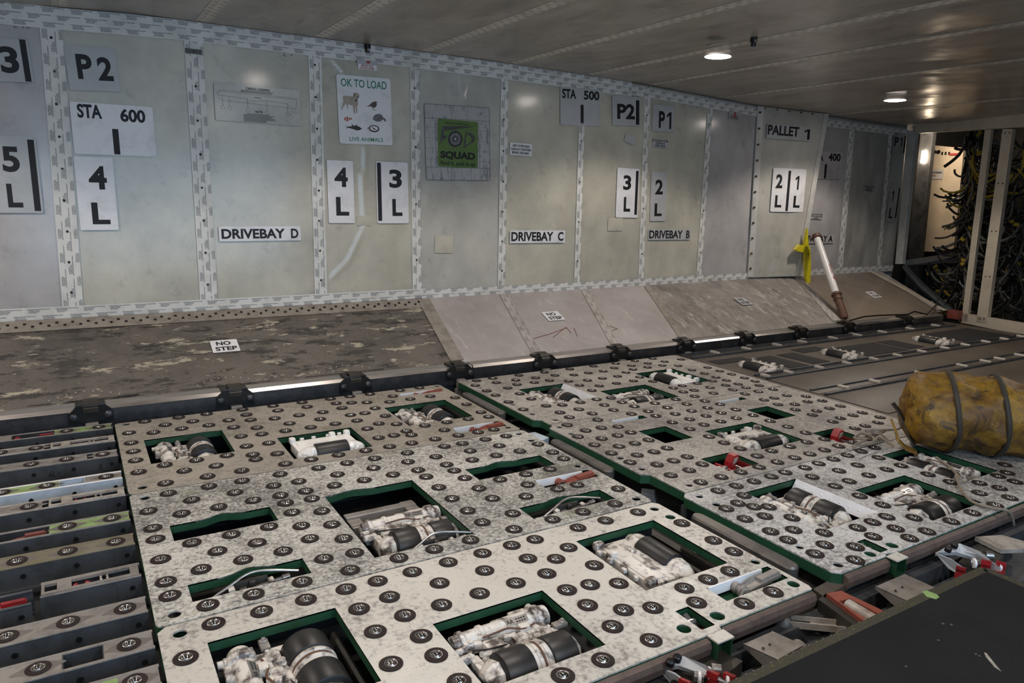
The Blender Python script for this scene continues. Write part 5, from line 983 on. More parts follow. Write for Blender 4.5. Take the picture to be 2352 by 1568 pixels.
# ------------------------------------------------------------------ skids in the gaps
def skid(x, y0, y1, label, wd=.042, zt=-.004):
    mb = MB().use('skid'); n = 8; lp = []
    for i in range(n+1): t = math.pi*i/n; lp.append((x+wd/2*math.cos(t), y1-wd/2+wd/2*math.sin(t)))
    for i in range(n+1): t = math.pi+math.pi*i/n; lp.append((x+wd/2*math.cos(t), y0+wd/2+wd/2*math.sin(t)))
    mb.plate(lp, [], -.042, zt-.006); c = Vector((x, (y0+y1)/2, 0)); lp2 = [(c.x+(p[0]-c.x)*.80, c.y+(p[1]-c.y)*.985) for p in lp]
    a = [mb.bm.verts.new((p[0], p[1], zt-.006)) for p in lp]; b = [mb.bm.verts.new((p[0], p[1], zt)) for p in lp2]
    for i in range(len(a)): j = (i+1) % len(a); mb.face((a[i], a[j], b[j], b[i]))
    mb.face(b); o = mb.build('guide_skid', smooth=False)
    mb = MB().use('darkmetal')
    for y in (y0+.06, y1-.06): mb.bx(x-.015, x+.015, y-.02, y+.02, -.139, -.042)
    mb.build('support', o, smooth=False); return tag(o, label, 'guide bar', 'grey bars in the plate gaps')
skid(1.505, 2.505, 2.862, 'grey round-ended bar in the gap, nearest the guide rail'); skid(1.505, 1.78, 2.135, 'grey round-ended bar in the middle of the gap'); skid(1.508, 1.045, 1.405, 'grey round-ended bar at the front end of the gap')
skid(3.012, 2.37, 2.745, 'dark round-ended bar beside the front roller track on the far deck'); skid(3.012, 1.785, 2.13, 'dark round-ended bar at the corner by the yellow hose')
for y in (1.68, 2.25, 2.33, 1.50, 2.95): pass
mb = MB().use('paleblue'); mb.prism([(1.47, 2.30, -.03), (1.53, 2.30, -.03), (1.545, 2.22, -.03), (1.50, 2.20, -.03)], (0, 0, -.04)); mb.use('darkmetal').bx(1.49, 1.52, 2.22, 2.26, -.139, -.07); tag(mb.build('gap_bracket', smooth=False), 'pale bracket in the gap between the first two grey bars', 'bracket')
mb = MB().use('bluegrey'); mb.prism([(1.56, 1.69, -.045), (1.59, 1.66, -.045), (1.59, 1.62, -.12), (1.55, 1.68, -.12)], (-.03, -.03, 0)); mb.use('darkmetal').bx(1.53, 1.56, 1.62, 1.66, -.139, -.1); tag(mb.build('gap_bracket', smooth=False), 'blue-grey bracket in the gap behind the front grey bar', 'bracket')
# supporting beams below the plates
bl = ['under the front edge of the plates', 'under the front and middle plates', 'under the middle and rear plates', 'under the rear plates by the guide rail']
for y, s in zip((1.00, 1.515, 2.277, 3.0), bl):
    for x0, x1, sd in ((.10, 1.44, 'left'), (1.58, 2.98, 'right')):
        mb = MB().use('bluegrey'); mb.bx(x0, x1, y-.012, y+.012, -.1395, -.043); mb.bx(x0, x1, y-.03, y+.03, -.1395, -.134); tag(mb.build('floor_beam', smooth=False), 'dark floor beam %s, %s group' % (s, sd), 'beam', 'floor beams')
mb = MB().use('darkmetal'); mb.bx(1.46, 1.55, .97, 3.02, -.139, -.115); tag(mb.build('gap_tray', smooth=False), 'dark grimy tray at the bottom of the gap between the plate groups', 'tray')
# ------------------------------------------------------------------ drive units
def twin_unit():
    root = empty('drive_unit'); P = {}
    mb = MB().use('darkmetal'); mb.bx(-.115, .115, -.095, .095, -.1395, -.112, .004)
    mb.bx(-.10, -.08, -.09, .08, -.112, -.07, .003); mb.bx(.088, .108, -.09, .05, -.112, -.06, .003); mb.build('base', root)
    mb = MB().use('whitepart')
    mb.box((0.0, .003, -.048), (.135, .034, .040), None, .006); mb.box((-.045, .016, -.030), (.040, .030, .030), None, .005); mb.box((.015, .014, -.032), (.034, .026, .026), None, .005); mb.box((.070, .020, -.040), (.030, .050, .040), None, .006)
    mb.box((-.094, -.020, -.042), (.020, .062, .034), None, .005); mb.box((.094, -.012, -.044), (.016, .060, .034), None, .005); mb.box((-.100, .040, -.044), (.030, .030, .034), None, .005)
    for x, y, z, r, l in ((-.112, .010, -.030, .010, .030), (-.112, .034, -.028, .008, .028), (-.09, .052, -.022, .009, .022)): mb.lathe((x-l/2, y, z), (1, 0, 0), [(0, r*.7), (.003, r), (l-.006, r), (l-.004, r*1.15), (l, r*1.15)], 14)
    for x, y, z in ((-.07, -.004, -.026), (-.028, -.002, -.024), (.046, .0, -.026)): mb.lathe((x, y, z-.01), (0, 0, 1), [(0, .011), (.010, .011), (.012, .008), (.018, .008)], 12)
    mb.box((.052, .086, -.030), (.042, .020, .026), None, .005); mb.lathe((.088, .078, -.026), (0, 1, 0), [(0, .012), (.012, .012), (.014, .009), (.024, .009)], 12); 
    RR = random.Random(21)
    for k_ in range(26):
        x, y, z = RR.uniform(-.105, .1), RR.uniform(-.002, .05), RR.uniform(-.036, -.018); e = RR.uniform(.006, .013)
        if k_ % 3 == 0: mb.box((x, y, z), (e*1.8, e*1.3, e*1.4), Matrix.Rotation(RR.uniform(-.4, .4), 4, 'Z'), .002)
        elif k_ % 3 == 1: mb.lathe((x, y, z-e), (0, 0, 1), [(0, e*.7), (e, e*.7), (e*1.2, e*.45), (e*1.7, e*.45)], 10)
        else: mb.lathe((x, y, z), (1, RR.uniform(-.5, .5), 0), [(0, e*.4), (.003, e*.6), (e*2, e*.6), (e*2.2, e*.4)], 10)
    mb.build('gear_housing', root)
    mb = MB().use('whitepart'); mb.lathe((-.118, .062, -.028), (1, 0, 0), [(0, .012), (.003, .017), (.016, .018), (.018, .023), (.026, .023), (.029, .019), (.060, .019), (.064, .023), (.070, .023), (.074, .0195), (.098, .0195), (.102, .0225), (.185, .0225), (.188, .028), (.205, .028), (.209, .024), (.224, .022), (.228, .015)], 24); mb.build('motor', root)
    mb = MB().use('steel'); mb.box((.028, .0505, -.0085), (.052, .016, .0012), Matrix.Rotation(.52, 4, 'X')); lp = mb.build('data_plate', root, label='silver data plate', smooth=False)
    lt = MB(); put_text(lt, 'AA', -.024, -.005, -.008, .005, .0008, 'ink', .02); lt.use('ink')
    for y in (-.004, .002):
        for k in range(4): lt.bx(-.002+.006*k, .002+.006*k, y-.0012, y+.0016, .0006, .0011)
    lt.xf(Matrix.Translation((.028, .0505, -.0085)) @ Matrix.Rotation(.52, 4, 'X')); lt.build('lettering', lp, smooth=False)
    def tyre(x0, x1): mb = MB().use('rubber'); r = .0455; mb.lathe((x0, -.052, -.040), (1, 0, 0), [(0, r-.006), (.002, r-.001), (.005, r), (x1-x0-.005, r), (x1-x0-.002, r-.001), (x1-x0, r-.006)], 40); return mb.build('roller', root, label='black rubber drive roller', ang=30)
    tyre(-.072, -.008); tyre(.030, .088)
    mb = MB().use('whitepart'); mb.lathe((-.009, -.052, -.040), (1, 0, 0), [(0, .040), (.008, .040), (.010, .043), (.016, .043), (.018, .041), (.026, .041), (.028, .044), (.034, .044), (.040, .040)], 32); mb.use('rust').lathe((.009, -.052, -.040), (1, 0, 0), [(0, .0405), (.001, .0425), (.005, .0425), (.006, .0405)], 32); mb.build('hub', root)
    mb = MB().use('whitepart'); mb.lathe((-.073, -.052, -.040), (-1, 0, 0), [(0, .034), (.004, .036), (.014, .035), (.034, .020), (.037, .012)], 8); mb.build('end_cap', root, ang=20)
    mb = MB().use('whitepart'); mb.lathe((.089, -.052, -.040), (1, 0, 0), [(0, .034), (.006, .034), (.016, .022), (.020, .012)], 8); mb.build('end_cap', root, ang=20)
    mb = MB().use('grey'); mb.bx(.095, .128, .006, .024, -.030, -.020, .003); mb.lathe((.118, .015, -.022), (0, 0, 1), [(0, .008), (.004, .008), (.006, .005), (.009, .004)], 10); mb.build('torque_arm', root, label='grey bolted arm')
    mb = MB().use('rust'); mb.tube(spline([(-.06, .035, -.012), (-.03, .030, -.006), (0, .036, -.010), (.03, .026, -.014), (.06, .032, -.016)], 5), .0022, 6); mb.use('black2').tube(spline([(-.09, .02, -.02), (-.075, .0, -.012), (-.05, -.004, -.012), (-.02, .0, -.018)], 5), .002, 6); mb.build('wiring', root)
    return root
def single_unit(wr=True):
    root = empty('drive_unit'); k = 'wrap' if wr else 'whitepart'; k2 = 'cleanwhite' if wr else 'whitepart'
    mb = MB().use('darkmetal'); mb.bx(-.11, .11, -.09, .09, -.1395, -.105, .004); mb.bx(-.10, -.08, -.08, .08, -.105, -.05); mb.bx(.08, .10, -.08, .08, -.105, -.05); mb.build('base', root)
    mb = MB().use(k2); mb.box((0, .022, -.034), (.205, .098, .034), None, .007); mb.box((0, .040, -.020), (.180, .050, .014), None, .005); mb.box((-.02, .022, -.012), (.07, .012, .006), None, .002); mb.box((.055, .012, -.014), (.05, .010, .008), None, .002)
    for x in (-.096, .040, .092): mb.box((x, .068, -.012), (.020, .026, .022), None, .006)
    for x in (-.06, -.02, .03, .07): mb.box((x, .082, -.018), (.014, .010, .012), None, .003)
    mb.build('housing', root)
    mb = MB().use('rubber'); mb.lathe((-.052, -.044, -.030), (1, 0, 0), [(0, .030), (.002, .0345), (.005, .0352), (.104, .0352), (.107, .0345), (.109, .030)], 40); mb.build('roller', root, label='wide black rubber drive roller', ang=30)
    for s in (-1, 1): mb = MB().use(k); mb.lathe((.003+s*.055, -.044, -.032), (s, 0, 0), [(0, .030), (.006, .032), (.030, .029), (.050, .018), (.058, .008)], 14); mb.box((.003+s*.085, -.02, -.038), (.045, .05, .026), None, .008); mb.build('end_cap', root, ang=50)
    return root
TW = twin_unit(); SG = single_unit(True); SD = single_unit(False); used = set()
def put_unit(src, x, y, rz, label, sc=1.0, z=0.0):
    o = src if src.name not in used else tree_copy(src)
    used.add(o.name); o.location = (x, y, z); o.rotation_euler = (0, 0, rz); o.scale = (sc, sc, 1.0); return tag(o, label, 'roller unit', 'drive roller units')
H = math.pi/2
put_unit(TW, .736, 1.142, 0, 'large twin-roller white drive unit in the cream plate, front and centre', 1.06)
put_unit(TW, .292, 1.268, H, 'twin-roller white drive unit cut by the bottom edge of the photo', 1.10)
put_unit(TW, .752, 1.735, 0, 'twin-roller drive unit deep in the big opening of the middle left plate', 1.06)
put_unit(TW, .290, 2.640, H, 'twin-roller drive unit in the back left corner of the dusty brown plate', 1.0)
put_unit(TW, 1.215, 2.640, H, 'twin-roller drive unit at the back right of the dusty brown plate', 1.04)
put_unit(TW, 1.868, 2.645, H, 'twin-roller drive unit at the back left of the right group', 1.0)
put_unit(TW, 2.222, 2.472, 0, 'twin-roller drive unit in the middle of the rear right plate', 1.0)
put_unit(TW, 1.866, 1.288, H, 'twin-roller drive unit beside a riveted white lip in the front right plate', 1.04)
put_unit(TW, 2.232, 1.152, 0, 'twin-roller drive unit nearest the black platform, right group', 1.04)
put_unit(TW, 2.600, 1.288, -H, 'twin-roller drive unit in the shade of the yellow hose', 1.0)
put_unit(SG, .735, 2.462, 0, 'clean white single-roller drive unit in the dusty brown plate', 1.08, .012)
put_unit(SG, 2.602, 2.645, -H, 'bright white single-roller drive unit far back in the right group', 1.05, .014)
put_unit(SD, 1.215, 1.285, H, 'dirty single-roller drive unit with its roller pointing to the front, cream plate', 1.10)
put_unit(SD, 2.235, 1.800, 0, 'single-roller drive unit wrapped in film, beside the red latches', 1.10, .008)
SD2 = SD
put_unit(SD, 3.235, 2.625, -H, 'nearest of the three drive units on the far deck', 1.0, .022)
put_unit(SD, 3.99, 2.640, -H, 'second of the three drive units on the far deck', 1.0, .022)
put_unit(SD, 5.02, 2.650, -H, 'last of the three drive units on the far deck, near the bulkhead', 1.05, .022)
# ------------------------------------------------------------------ slot levers, bow guards, red latches
def lever(x, y, key, label):
    o = empty('slot_lever', (x, y, -.033))
    mb = MB().use(key); mb.prism([(-.028, -.010, .004), (.03, -.016, .016), (.088, -.014, .020), (.088, .010, .022), (.02, .012, .018), (-.028, .008, .006)], (0, 0, .007)); mb.box((.058, .0, .024), (.058, .020, .012), Matrix.Rotation(-.08, 4, 'Y'), .003); mb.build('arm', o, smooth=False)
    mb = MB().use('darkmetal' if key != 'grey' else 'grey'); mb.prism([(-.050, -.02, 0), (-.010, -.02, .002), (-.018, -.02, .024), (-.034, -.02, .026)], (0, .006, 0)); mb.build('cheek', o, smooth=False)
    mb = MB().use(key); mb.lathe((-.022, -.022, .014), (0, 1, 0), [(0, .006), (.002, .010), (.012, .010), (.014, .013), (.020, .013), (.022, .008), (.030, .008), (.032, .011), (.042, .011)], 16); mb.build('pivot', o)
    o.scale = (1.15, 1.0, 1.25); return tag(o, label, 'lever', 'levers in the plate slots')
lever(1.325, 1.785, 'terracotta', 'dull red lever in a slot of the middle left plate'); lever(1.322, 2.374, 'terracotta', 'dull red lever in a slot near the rear of the left group'); lever(1.32, 2.928, 'terracotta', 'dull red lever in the rearmost slot, by the guide rail'); lever(1.335, 1.050, 'grey', 'grey metal lever in the slot at the cream plate corner')
def bow(x, y, ln, label):
    o = empty('bow_guard', (x, y, -.03)); h = ln/2
    mb = MB().use('steel'); mb.tube(spline([(-h, -.024, .004), (-h*.45, -.012, .028), (-h*.12, -.002, .040), (h*.15, 0, .042), (h*.55, -.006, .036), (h, -.014, .026)], 6), .0034, 8); mb.build('bow_spring', o, ang=80)
    mb = MB().use('steel'); mb.lathe((-h*.62, -.016, .004), (1, 0, .10), [(0, .006), (h*.35, .006), (h*.36, .009), (h*.5, .009), (h*.52, .005), (h*1.25, .005), (h*1.27, .008), (h*1.42, .008), (h*1.45, .003)], 12); mb.use('darkmetal').lathe((-h*.5, -.028, .0), (1, 0, .10), [(0, .006), (h*1.1, .006)], 10); mb.build('rod', o)
    for u in (-.42, .40): mb = MB().use('whitepart'); mb.box((h*u, -.020, .014), (.014, .020, .026), Matrix.Rotation(-.2, 4, 'Y'), .003); mb.build('clevis', o)
    mb = MB().use('darkmetal'); mb.box((0, -.004, .012), (.075, .010, .034), None, .003); mb.box((0, -.012, .020), (.014, .016, .018), None, .003); mb.bx(-h*.7, h*.7, -.035, .0, -.109, -.012); mb.build('bracket', o)
    return tag(o, label, 'guard spring', 'bowed guard springs')
bow(.300, 1.632, .215, 'bowed chrome guard in the long slot at the left of the middle plate'); bow(1.210, 1.632, .230, 'bowed chrome guard in the slot beside the dull red lever'); bow(.765, 1.612, .215, 'bowed chrome guard at the near edge of the big opening')
def latch(x, y, label):
    o = empty('red_latch', (x, y, -.03))
    mb = MB().use('red'); mb.bx(-.025, .055, -.060, -.052, -.01, .010, .002); mb.bx(-.030, -.022, -.058, .012, -.01, .020, .002); mb.bx(.050, .058, -.058, .005, -.01, .016, .002); mb.bx(-.03, .058, -.06, .01, -.014, -.008); mb.build('frame', o)
    mb = MB().use('red'); mb.prism([(-.012, -.028, -.005), (.008, -.028, -.005), (.010, -.028, .024), (.022, -.028, .036), (.016, -.028, .046), (.002, -.028, .044), (-.008, -.028, .028)], (0, .024, 0)); mb.prism([(-.02, -.05, -.005), (.0, -.05, -.005), (-.004, -.05, .018), (-.014, -.05, .018)], (0, .008, 0)); mb.prism([(.030, -.05, -.005), (.048, -.05, -.005), (.044, -.05, .016), (.034, -.05, .016)], (0, .008, 0)); mb.build('pawl', o, smooth=False)
    mb = MB().use('palegrey'); mb.prism([(-.002, -.030, .024), (.010, -.030, .028), (.014, -.030, .040), (.002, -.030, .038)], (0, .028, 0)); mb.build('pad', o, smooth=False)
    mb = MB().use('whitepart'); 
    for k in range(3): mb.lathe((-.034-.017*k, -.040+.006*k, .012), (-.4, .92, 0), [(0, .012), (.002, .015), (.010, .015), (.012, .012)], 16)
    mb.build('roller_stack', o); mb = MB().use('red'); mb.lathe((-.046, -.048, .012), (.4, -.92, 0), [(0, .012), (.006, .012), (.008, .008)], 16); mb.build('roller_cap', o)
    mb = MB().use('green'); mb.tube(spline([(.022, -.045, 0), (.034, -.045, .012), (.046, -.045, .0)], 5), .005, 8); mb.use('steel').lathe((.018, -.048, .010), (0, 1, 0), [(0, .007), (.04, .007)], 12); mb.build('spring', o)
    mb = MB().use('darkmetal'); mb.bx(-.05, .05, -.05, .02, -.068, -.014); mb.build('mount', o); o.scale = (1.35, 1.25, 1.45); o.location.z = -.04; return tag(o, label, 'latch', 'red latches')
latch(1.928, 1.668, 'red latch standing up in the opening nearer the gap'); latch(2.530, 1.672, 'red latch standing up in the opening beside the rope')
# small inset catches near the front corners
for x, y, s in ((1.108, 1.003, 'cream plate'), (1.7845, 1.02, 'right group')):
    o = empty('inset_catch', (x, y, -.036)); mb = MB().use('darkmetal'); mb.bx(-.016, .016, -.034, .034, -.06, -.054); mb.bx(-.017, -.014, -.034, .034, -.06, .028); mb.build('pocket', o, smooth=False)
    mb = MB().use('steel'); mb.prism([(-.006, .03, .03), (.006, .03, .03), (.008, -.006, .012), (-.008, -.006, .012)], (0, 0, -.006)); mb.lathe((-.012, .012, .018), (1, 0, 0), [(0, .007), (.024, .007)], 12); mb.build('hook', o, smooth=False)
    mb = MB().use('red'); mb.box((.004, -.022, .012), (.010, .012, .010)); mb.build('button', o, smooth=False); tag(o, 'small steel catch set into the front corner of the '+s, 'catch', 'inset catches')
# dark boxes seen in the bare slots and grey frame behind the deep drive unit
for x, y, wd, s in ((.31, 1.935, .10, 'left'), (1.19, 1.935, .11, 'right')):
    mb = MB().use('darkmetal'); mb.bx(x-wd/2, x+wd/2, y-.02, y+.014, -.139, -.040, .003); tag(mb.build('slot_block', smooth=False), 'dark block inside the empty slot at the %s of the middle plate' % s, 'block', 'blocks in the slots')
mb = MB().use('grey')
for a in ((.62, .66, 1.86, 1.90, -.139, -.040), (.80, .84, 1.86, 1.94, -.139, -.036), (.62, .84, 1.90, 1.93, -.139, -.034), (.62, .84, 1.845, 1.86, -.139, -.042)): mb.bx(*a, .003)
tag(mb.build('grey_frame', smooth=False), 'grey metal frame behind the drive unit in the big opening', 'frame')
for x, y0, y1, s in ((.418, 1.15, 1.40, 'the bottom-edge drive unit'), (1.330, 1.15, 1.40, 'the dirty single-roller unit in the cream plate'), (.845, 1.03, 1.25, 'the front centre drive unit')):
    mb = MB().use('darkmetal'); mb.prism([(x-.02, y0, -.139), (x+.012, y0, -.139), (x+.012, y0, -.05), (x+.006, y0, -.045), (x, y0, -.05)], (0, y1-y0, 0)); tag(mb.build('side_rail', smooth=False), 'dark rail in the opening beside '+s, 'rail', 'rails in the openings')
# ------------------------------------------------------------------ left-hand roller and ball trays
def hand_text(mb, s, x, y, z, h, key='ink'):
    n0 = len(mb.bm.verts); put_text(mb, s, 0, 0, h*len(s)*.6, h, 0, key, -.01, shear=.2); mb.bm.verts.ensure_lookup_table()
    vs = mb.bm.verts[n0:]; bmesh.ops.transform(mb.bm, matrix=Matrix.Translation((x, y, z)) @ Matrix.Rotation(math.pi/2, 4, 'X'), verts=vs)
def tray(yc, label, covers, balls=(), side='bluegrey', rim='grey', x0=-1.3, x1=.080, wells=(), rollers=None, notes=(), wd=.066, latches=()):
    o = empty('floor_tray', ((x0+x1)/2, yc, -.139)); S = Matrix.Translation((-(x0+x1)/2, -yc, .139)); h = wd/2
    mb = MB().use(side); mb.bx(x0, x1, yc-h, yc-h+.004, -.052, -.002); mb.bx(x0, x1, yc+h-.004, yc+h, -.052, -.002); mb.bx(x0, x1, yc-h, yc+h, -.056, -.052); mb.bx(x0, x1-.006, yc-h-.010, yc-h, -.060, -.056)
    mb.prism([(x1-.05, yc-h-.0015, -.012), (x1, yc-h-.0015, -.004), (x1, yc-h-.0015, -.050), (x1-.05, yc-h-.0015, -.050)], (0, .002, 0))
    for x in [x1-.02-.11*k for k in range(int((x1-x0)/.11))]: mb.use('black').cyl((x, yc-h-.003, -.026), (x, yc-h+.001, -.026), .006, seg=10); mb.use(side)
    mb.use('darkmetal'); mb.bx(x0+.05, x0+.08, yc-h+.01, yc+h-.01, -.1395, -.056); mb.bx(x1-.10, x1-.06, yc-h+.01, yc+h-.01, -.1395, -.056)
    mb.xf(S); mb.build('channel', o, smooth=False)
    mb = MB().use(rim); mb.bx(x0, x1, yc-h-.001, yc-h+.007, -.003, .0006, .001); mb.bx(x0, x1, yc+h-.007, yc+h+.001, -.003, .0006, .001); mb.xf(S); mb.build('rim', o, smooth=False)
    for a, b, k in covers: mb = MB().use(k); mb.bx(a, b, yc-h+.005, yc+h-.005, -.0045, -.0006); mb.xf(S); mb.build('cover', o, smooth=False)
    if covers:
        for x in balls:
            mb = MB().use('grease'); mb.plate([(min(x+a*.046, x1-.003), yc+b*.021) for a, b in ((-1, -.2), (-.9, -.38), (-.7, -.42), (-.5, -.7), (-.3, -.95), (0, -1.1), (.3, -.95), (.5, -.65), (.7, -.3), (.9, -.1), (1, .1), (.9, .32), (.7, .42), (.5, .7), (.3, .95), (0, 1.1), (-.3, .95), (-.5, .65), (-.7, .3), (-.9, .05))], [], -.001, -.0003); mb.xf(S); mb.build('grease_mark', o, smooth=False)
    for x in balls:
        u = ball_unit(o, x-(x0+x1)/2, 0, .139-.001, R_.uniform(0, 3)); u.scale = (.92, .92, 1)
    for a, b, k in wells:
        mb = MB().use(k); mb.bx(a, b, yc-h+.005, yc+h-.005, -.040, -.036); mb.bx(a-.002, a, yc-h+.005, yc+h-.005, -.040, -.002); mb.bx(b, b+.002, yc-h+.005, yc+h-.005, -.040, -.002); mb.xf(S); mb.build('well', o, smooth=False)
    if rollers:
        a, b = rollers
        mb = MB().use(rim); mb.plate(rect(a, b, yc-h+.003, yc+h-.003), [rect(a+.006, a+.03, yc-.018, yc+.016), rect(a+.058, b-.018, yc-.018, yc+.016)], -.004, .003); mb.xf(S); mb.build('slotted_cover', o, smooth=False)
        mb = MB().use('red'); mb.lathe((a+.060, yc, -.014), (1, 0, 0), [(0, .010), (.008, .013), (.012, .007), (.022, .007), (.026, .013), (.034, .010)], 14); mb.xf(S); mb.build('red_roller', o)
        mb = MB().use('steel'); 
        for u in (.115, .128): mb.lathe((a+u, yc, -.010), (1, 0, .15), [(0, .008), (.001, .014), (.005, .014), (.006, .008)], 18)
        mb.use('darkmetal').lathe((a+.10, yc, -.016), (1, 0, 0), [(0, .005), (.10, .005)], 8); mb.xf(S); mb.build('ring_roller', o)
    for a, k in latches:
        mb = MB().use(k); mb.prism([(a, yc-.012, -.018), (a+.05, yc-.014, -.010), (a+.095, yc-.004, -.006), (a+.095, yc+.008, -.006), (a+.03, yc+.010, -.012), (a, yc+.004, -.016)], (0, 0, -.007)); mb.box((a+.07, yc+.001, -.006), (.045, .010, .010), None, .002); mb.lathe((a-.02, yc-.02, -.016), (0, 1, 0), [(0, .010), (.01, .013), (.03, .013), (.04, .010)], 14); mb.xf(S); mb.build('latch_arm', o, smooth=False)
    if notes:
        mb = MB()
        for s, x in notes: hand_text(mb, s, x, yc-h-.0022, -.040, .018)
        mb.xf(S); mb.build('handwriting', o, smooth=False)
    return tag(o, label, 'tray', 'metal trays at the left of the plates')
tray(3.006, 'rearmost metal tray at the left, green end and a dull red latch', [(-.105, .076, 'lime'), (-1.25, -.235, 'grey')], (.036, -.067), wells=[(-.232, -.108, 'darkmetal')], latches=[(-.20, 'red')], notes=[('> 6L15', -.06)])
tray(2.846, 'metal tray with a slotted roller cover, second from the rail', [(-1.25, -.135, 'grey')], (-.158, -.259, -.36), rollers=(-.115, .078), rim='palegrey', notes=[('6L14', -.075)])
tray(2.682, 'plain grey ball tray with 3 written on its side', [(-1.25, -.010, 'grey'), (.008, .078, 'grey')], (.036, -.068, -.166, -.27), notes=[('3', .02), ('6L>', -.12)])
mb = MB().use('deck'); mb.bx(-1.3, .07, 2.52, 2.625, -.1395, -.045); tag(mb.build('floor_strip', smooth=False), 'brown strip between the tray marked 3 and the pale blue tray', 'strip')
tray(2.461, 'pale blue tray with a green ball cover', [(-.36, -.088, 'lime'), (-1.25, -.362, 'grey'), (-.02, .078, 'grey')], (.037, -.119, -.231, -.33), side='paleblue', rim='placard', wells=[(-.086, -.022, 'paleblue')])
tray(2.315, 'tray with a chipped white slotted roller cover', [(-1.25, -.128, 'grey')], (-.159, -.27), rollers=(-.112, .078), rim='palegrey')
tray(2.127, 'tray with a bright green ball cover and a rusty latch', [(-.108, .078, 'lime')], (.037, -.067), wells=[(-.24, -.110, 'darkmetal')], latches=[(-.21, 'terracotta')])
tray(1.972, 'olive tray with three balls', [(-1.25, .078, 'olive')], (.038, -.067, -.171, -.28), rim='olive')
tray(1.795, 'grey tray with a large slotted roller cover near the plate edge', [], (), rollers=(-.118, .076), rim='grey', x0=-.12)
tray(1.775, 'tray holding a bright red latch at the left frame edge', [], (), rim='bluegrey', x0=-1.3, x1=-.135, latches=[(-.24, 'red')])
mb = MB().use('deck'); mb.bx(-1.3, -.19, 1.69, 1.72, -.1395, -.03); tag(mb.build('floor_strip', smooth=False), 'brown strip in front of the bright red latch tray', 'strip')
tray(1.627, 'grey tray with three balls and smudged grease marks', [(-1.25, .078, 'grey')], (.038, -.067, -.173, -.28))
tray(1.483, 'grey tray with an open blue well between two balls', [(-1.25, -.078, 'grey'), (-.008, .078, 'grey')], (.036, -.116, -.22), wells=[(-.076, -.010, 'bluegrey')])
tray(1.357, 'frontmost grey tray, with a green patch, cut by the photo edge', [(-1.25, -.03, 'grey'), (-.03, .01, 'lime'), (.01, .078, 'grey')], (.037, -.066))
tray(1.23, 'tray just below the lower left photo edge', [(-1.25, .078, 'grey')], (.03, -.08))
mb = MB().use('bluegrey'); mb.bx(-1.3, .085, 3.05, 3.07, -.1395, -.02); tag(mb.build('floor_beam', smooth=False), 'dark floor beam behind the rearmost tray', 'beam', 'floor beams')
# ------------------------------------------------------------------ machinery along the front edge
mb = MB().use('bluegrey'); mb.bx(.4, 3.2, .80, .90, -.1395, -.085); mb.bx(.4, 3.2, .785, .80, -.1395, -.075); mb.bx(.4, 3.2, .925, .955, -.1395, -.06); tag(mb.build('cross_beam', smooth=False), 'blue-grey beam running below the front edge of the plates', 'beam')
mb = MB().use('deck'); a = [at(px, py, -.03) for px, py in ((1868, 1352), (1930, 1318), (1955, 1334), (1895, 1372))]; mb.prism(a, (0, 0, -.02)); mb.use('darkmetal').prism([p.lerp(sum(a, Vector())/4, .3)+Vector((0, 0, -.02)) for p in a], (0, 0, -.09)); tag(mb.build('corner_plate', smooth=False), 'small worn plate bridging the gap at its front end', 'plate')
def wedge(px0, label):
    o = empty('guide_wedge', at(px0[0], px0[1], -.06)); O = o.location; P_ = lambda dx_, dy_, z: at(px0[0]+dx_, px0[1]+dy_, z)-O
    top = [P_(0, 0, -.035), P_(65, -28, -.03), P_(136, 4, -.03), P_(78, 36, -.035)]
    mb = MB().use('grey'); dn = Vector((0, 0, -.042)); mb.prism(top, (0, 0, -.003)); mb.prism([top[0], top[3], top[3]+dn, top[0]+Vector((0, 0, -.008))], (.003, .003, 0))
    for p, q in ((top[3], top[2]), (top[2], top[1])): mb.prism([p, q, q+Vector((0, 0, -.009)), p+Vector((0, 0, -.009))], (.002, .003, 0))
    e_ = top[3]+dn; mb.prism([e_, e_+Vector((.004, 0, 0)), top[2]+Vector((.004, 0, -.03)), top[2]+Vector((0, 0, -.03))], (0, .003, 0))
    for d in ((45, 10), (60, 2)): mb.use('black').cyl(P_(d[0], d[1], -.0345), P_(d[0], d[1], -.031), .003, seg=8)
    mb.build('cover', o, smooth=False); mb = MB().use('grey'); mb.lathe(P_(105, 30, -.055), (1, .25, 0), [(0, .014), (.002, .018), (.05, .018), (.052, .014)], 16); mb.build('roller', o)
    c = sum(top, Vector())/4; mb = MB().use('darkmetal'); mb.box((c.x, c.y, -.0495), (.06, .05, .055)); mb.build('mount', o, smooth=False); return tag(o, label, 'guide wedge', 'pale wedge brackets')
wedge((1708, 1478), 'pale wedge bracket with a roller, in front of the cream plate'); wedge((2012, 1346), 'pale wedge bracket with a roller, below the front left corner of the right group')
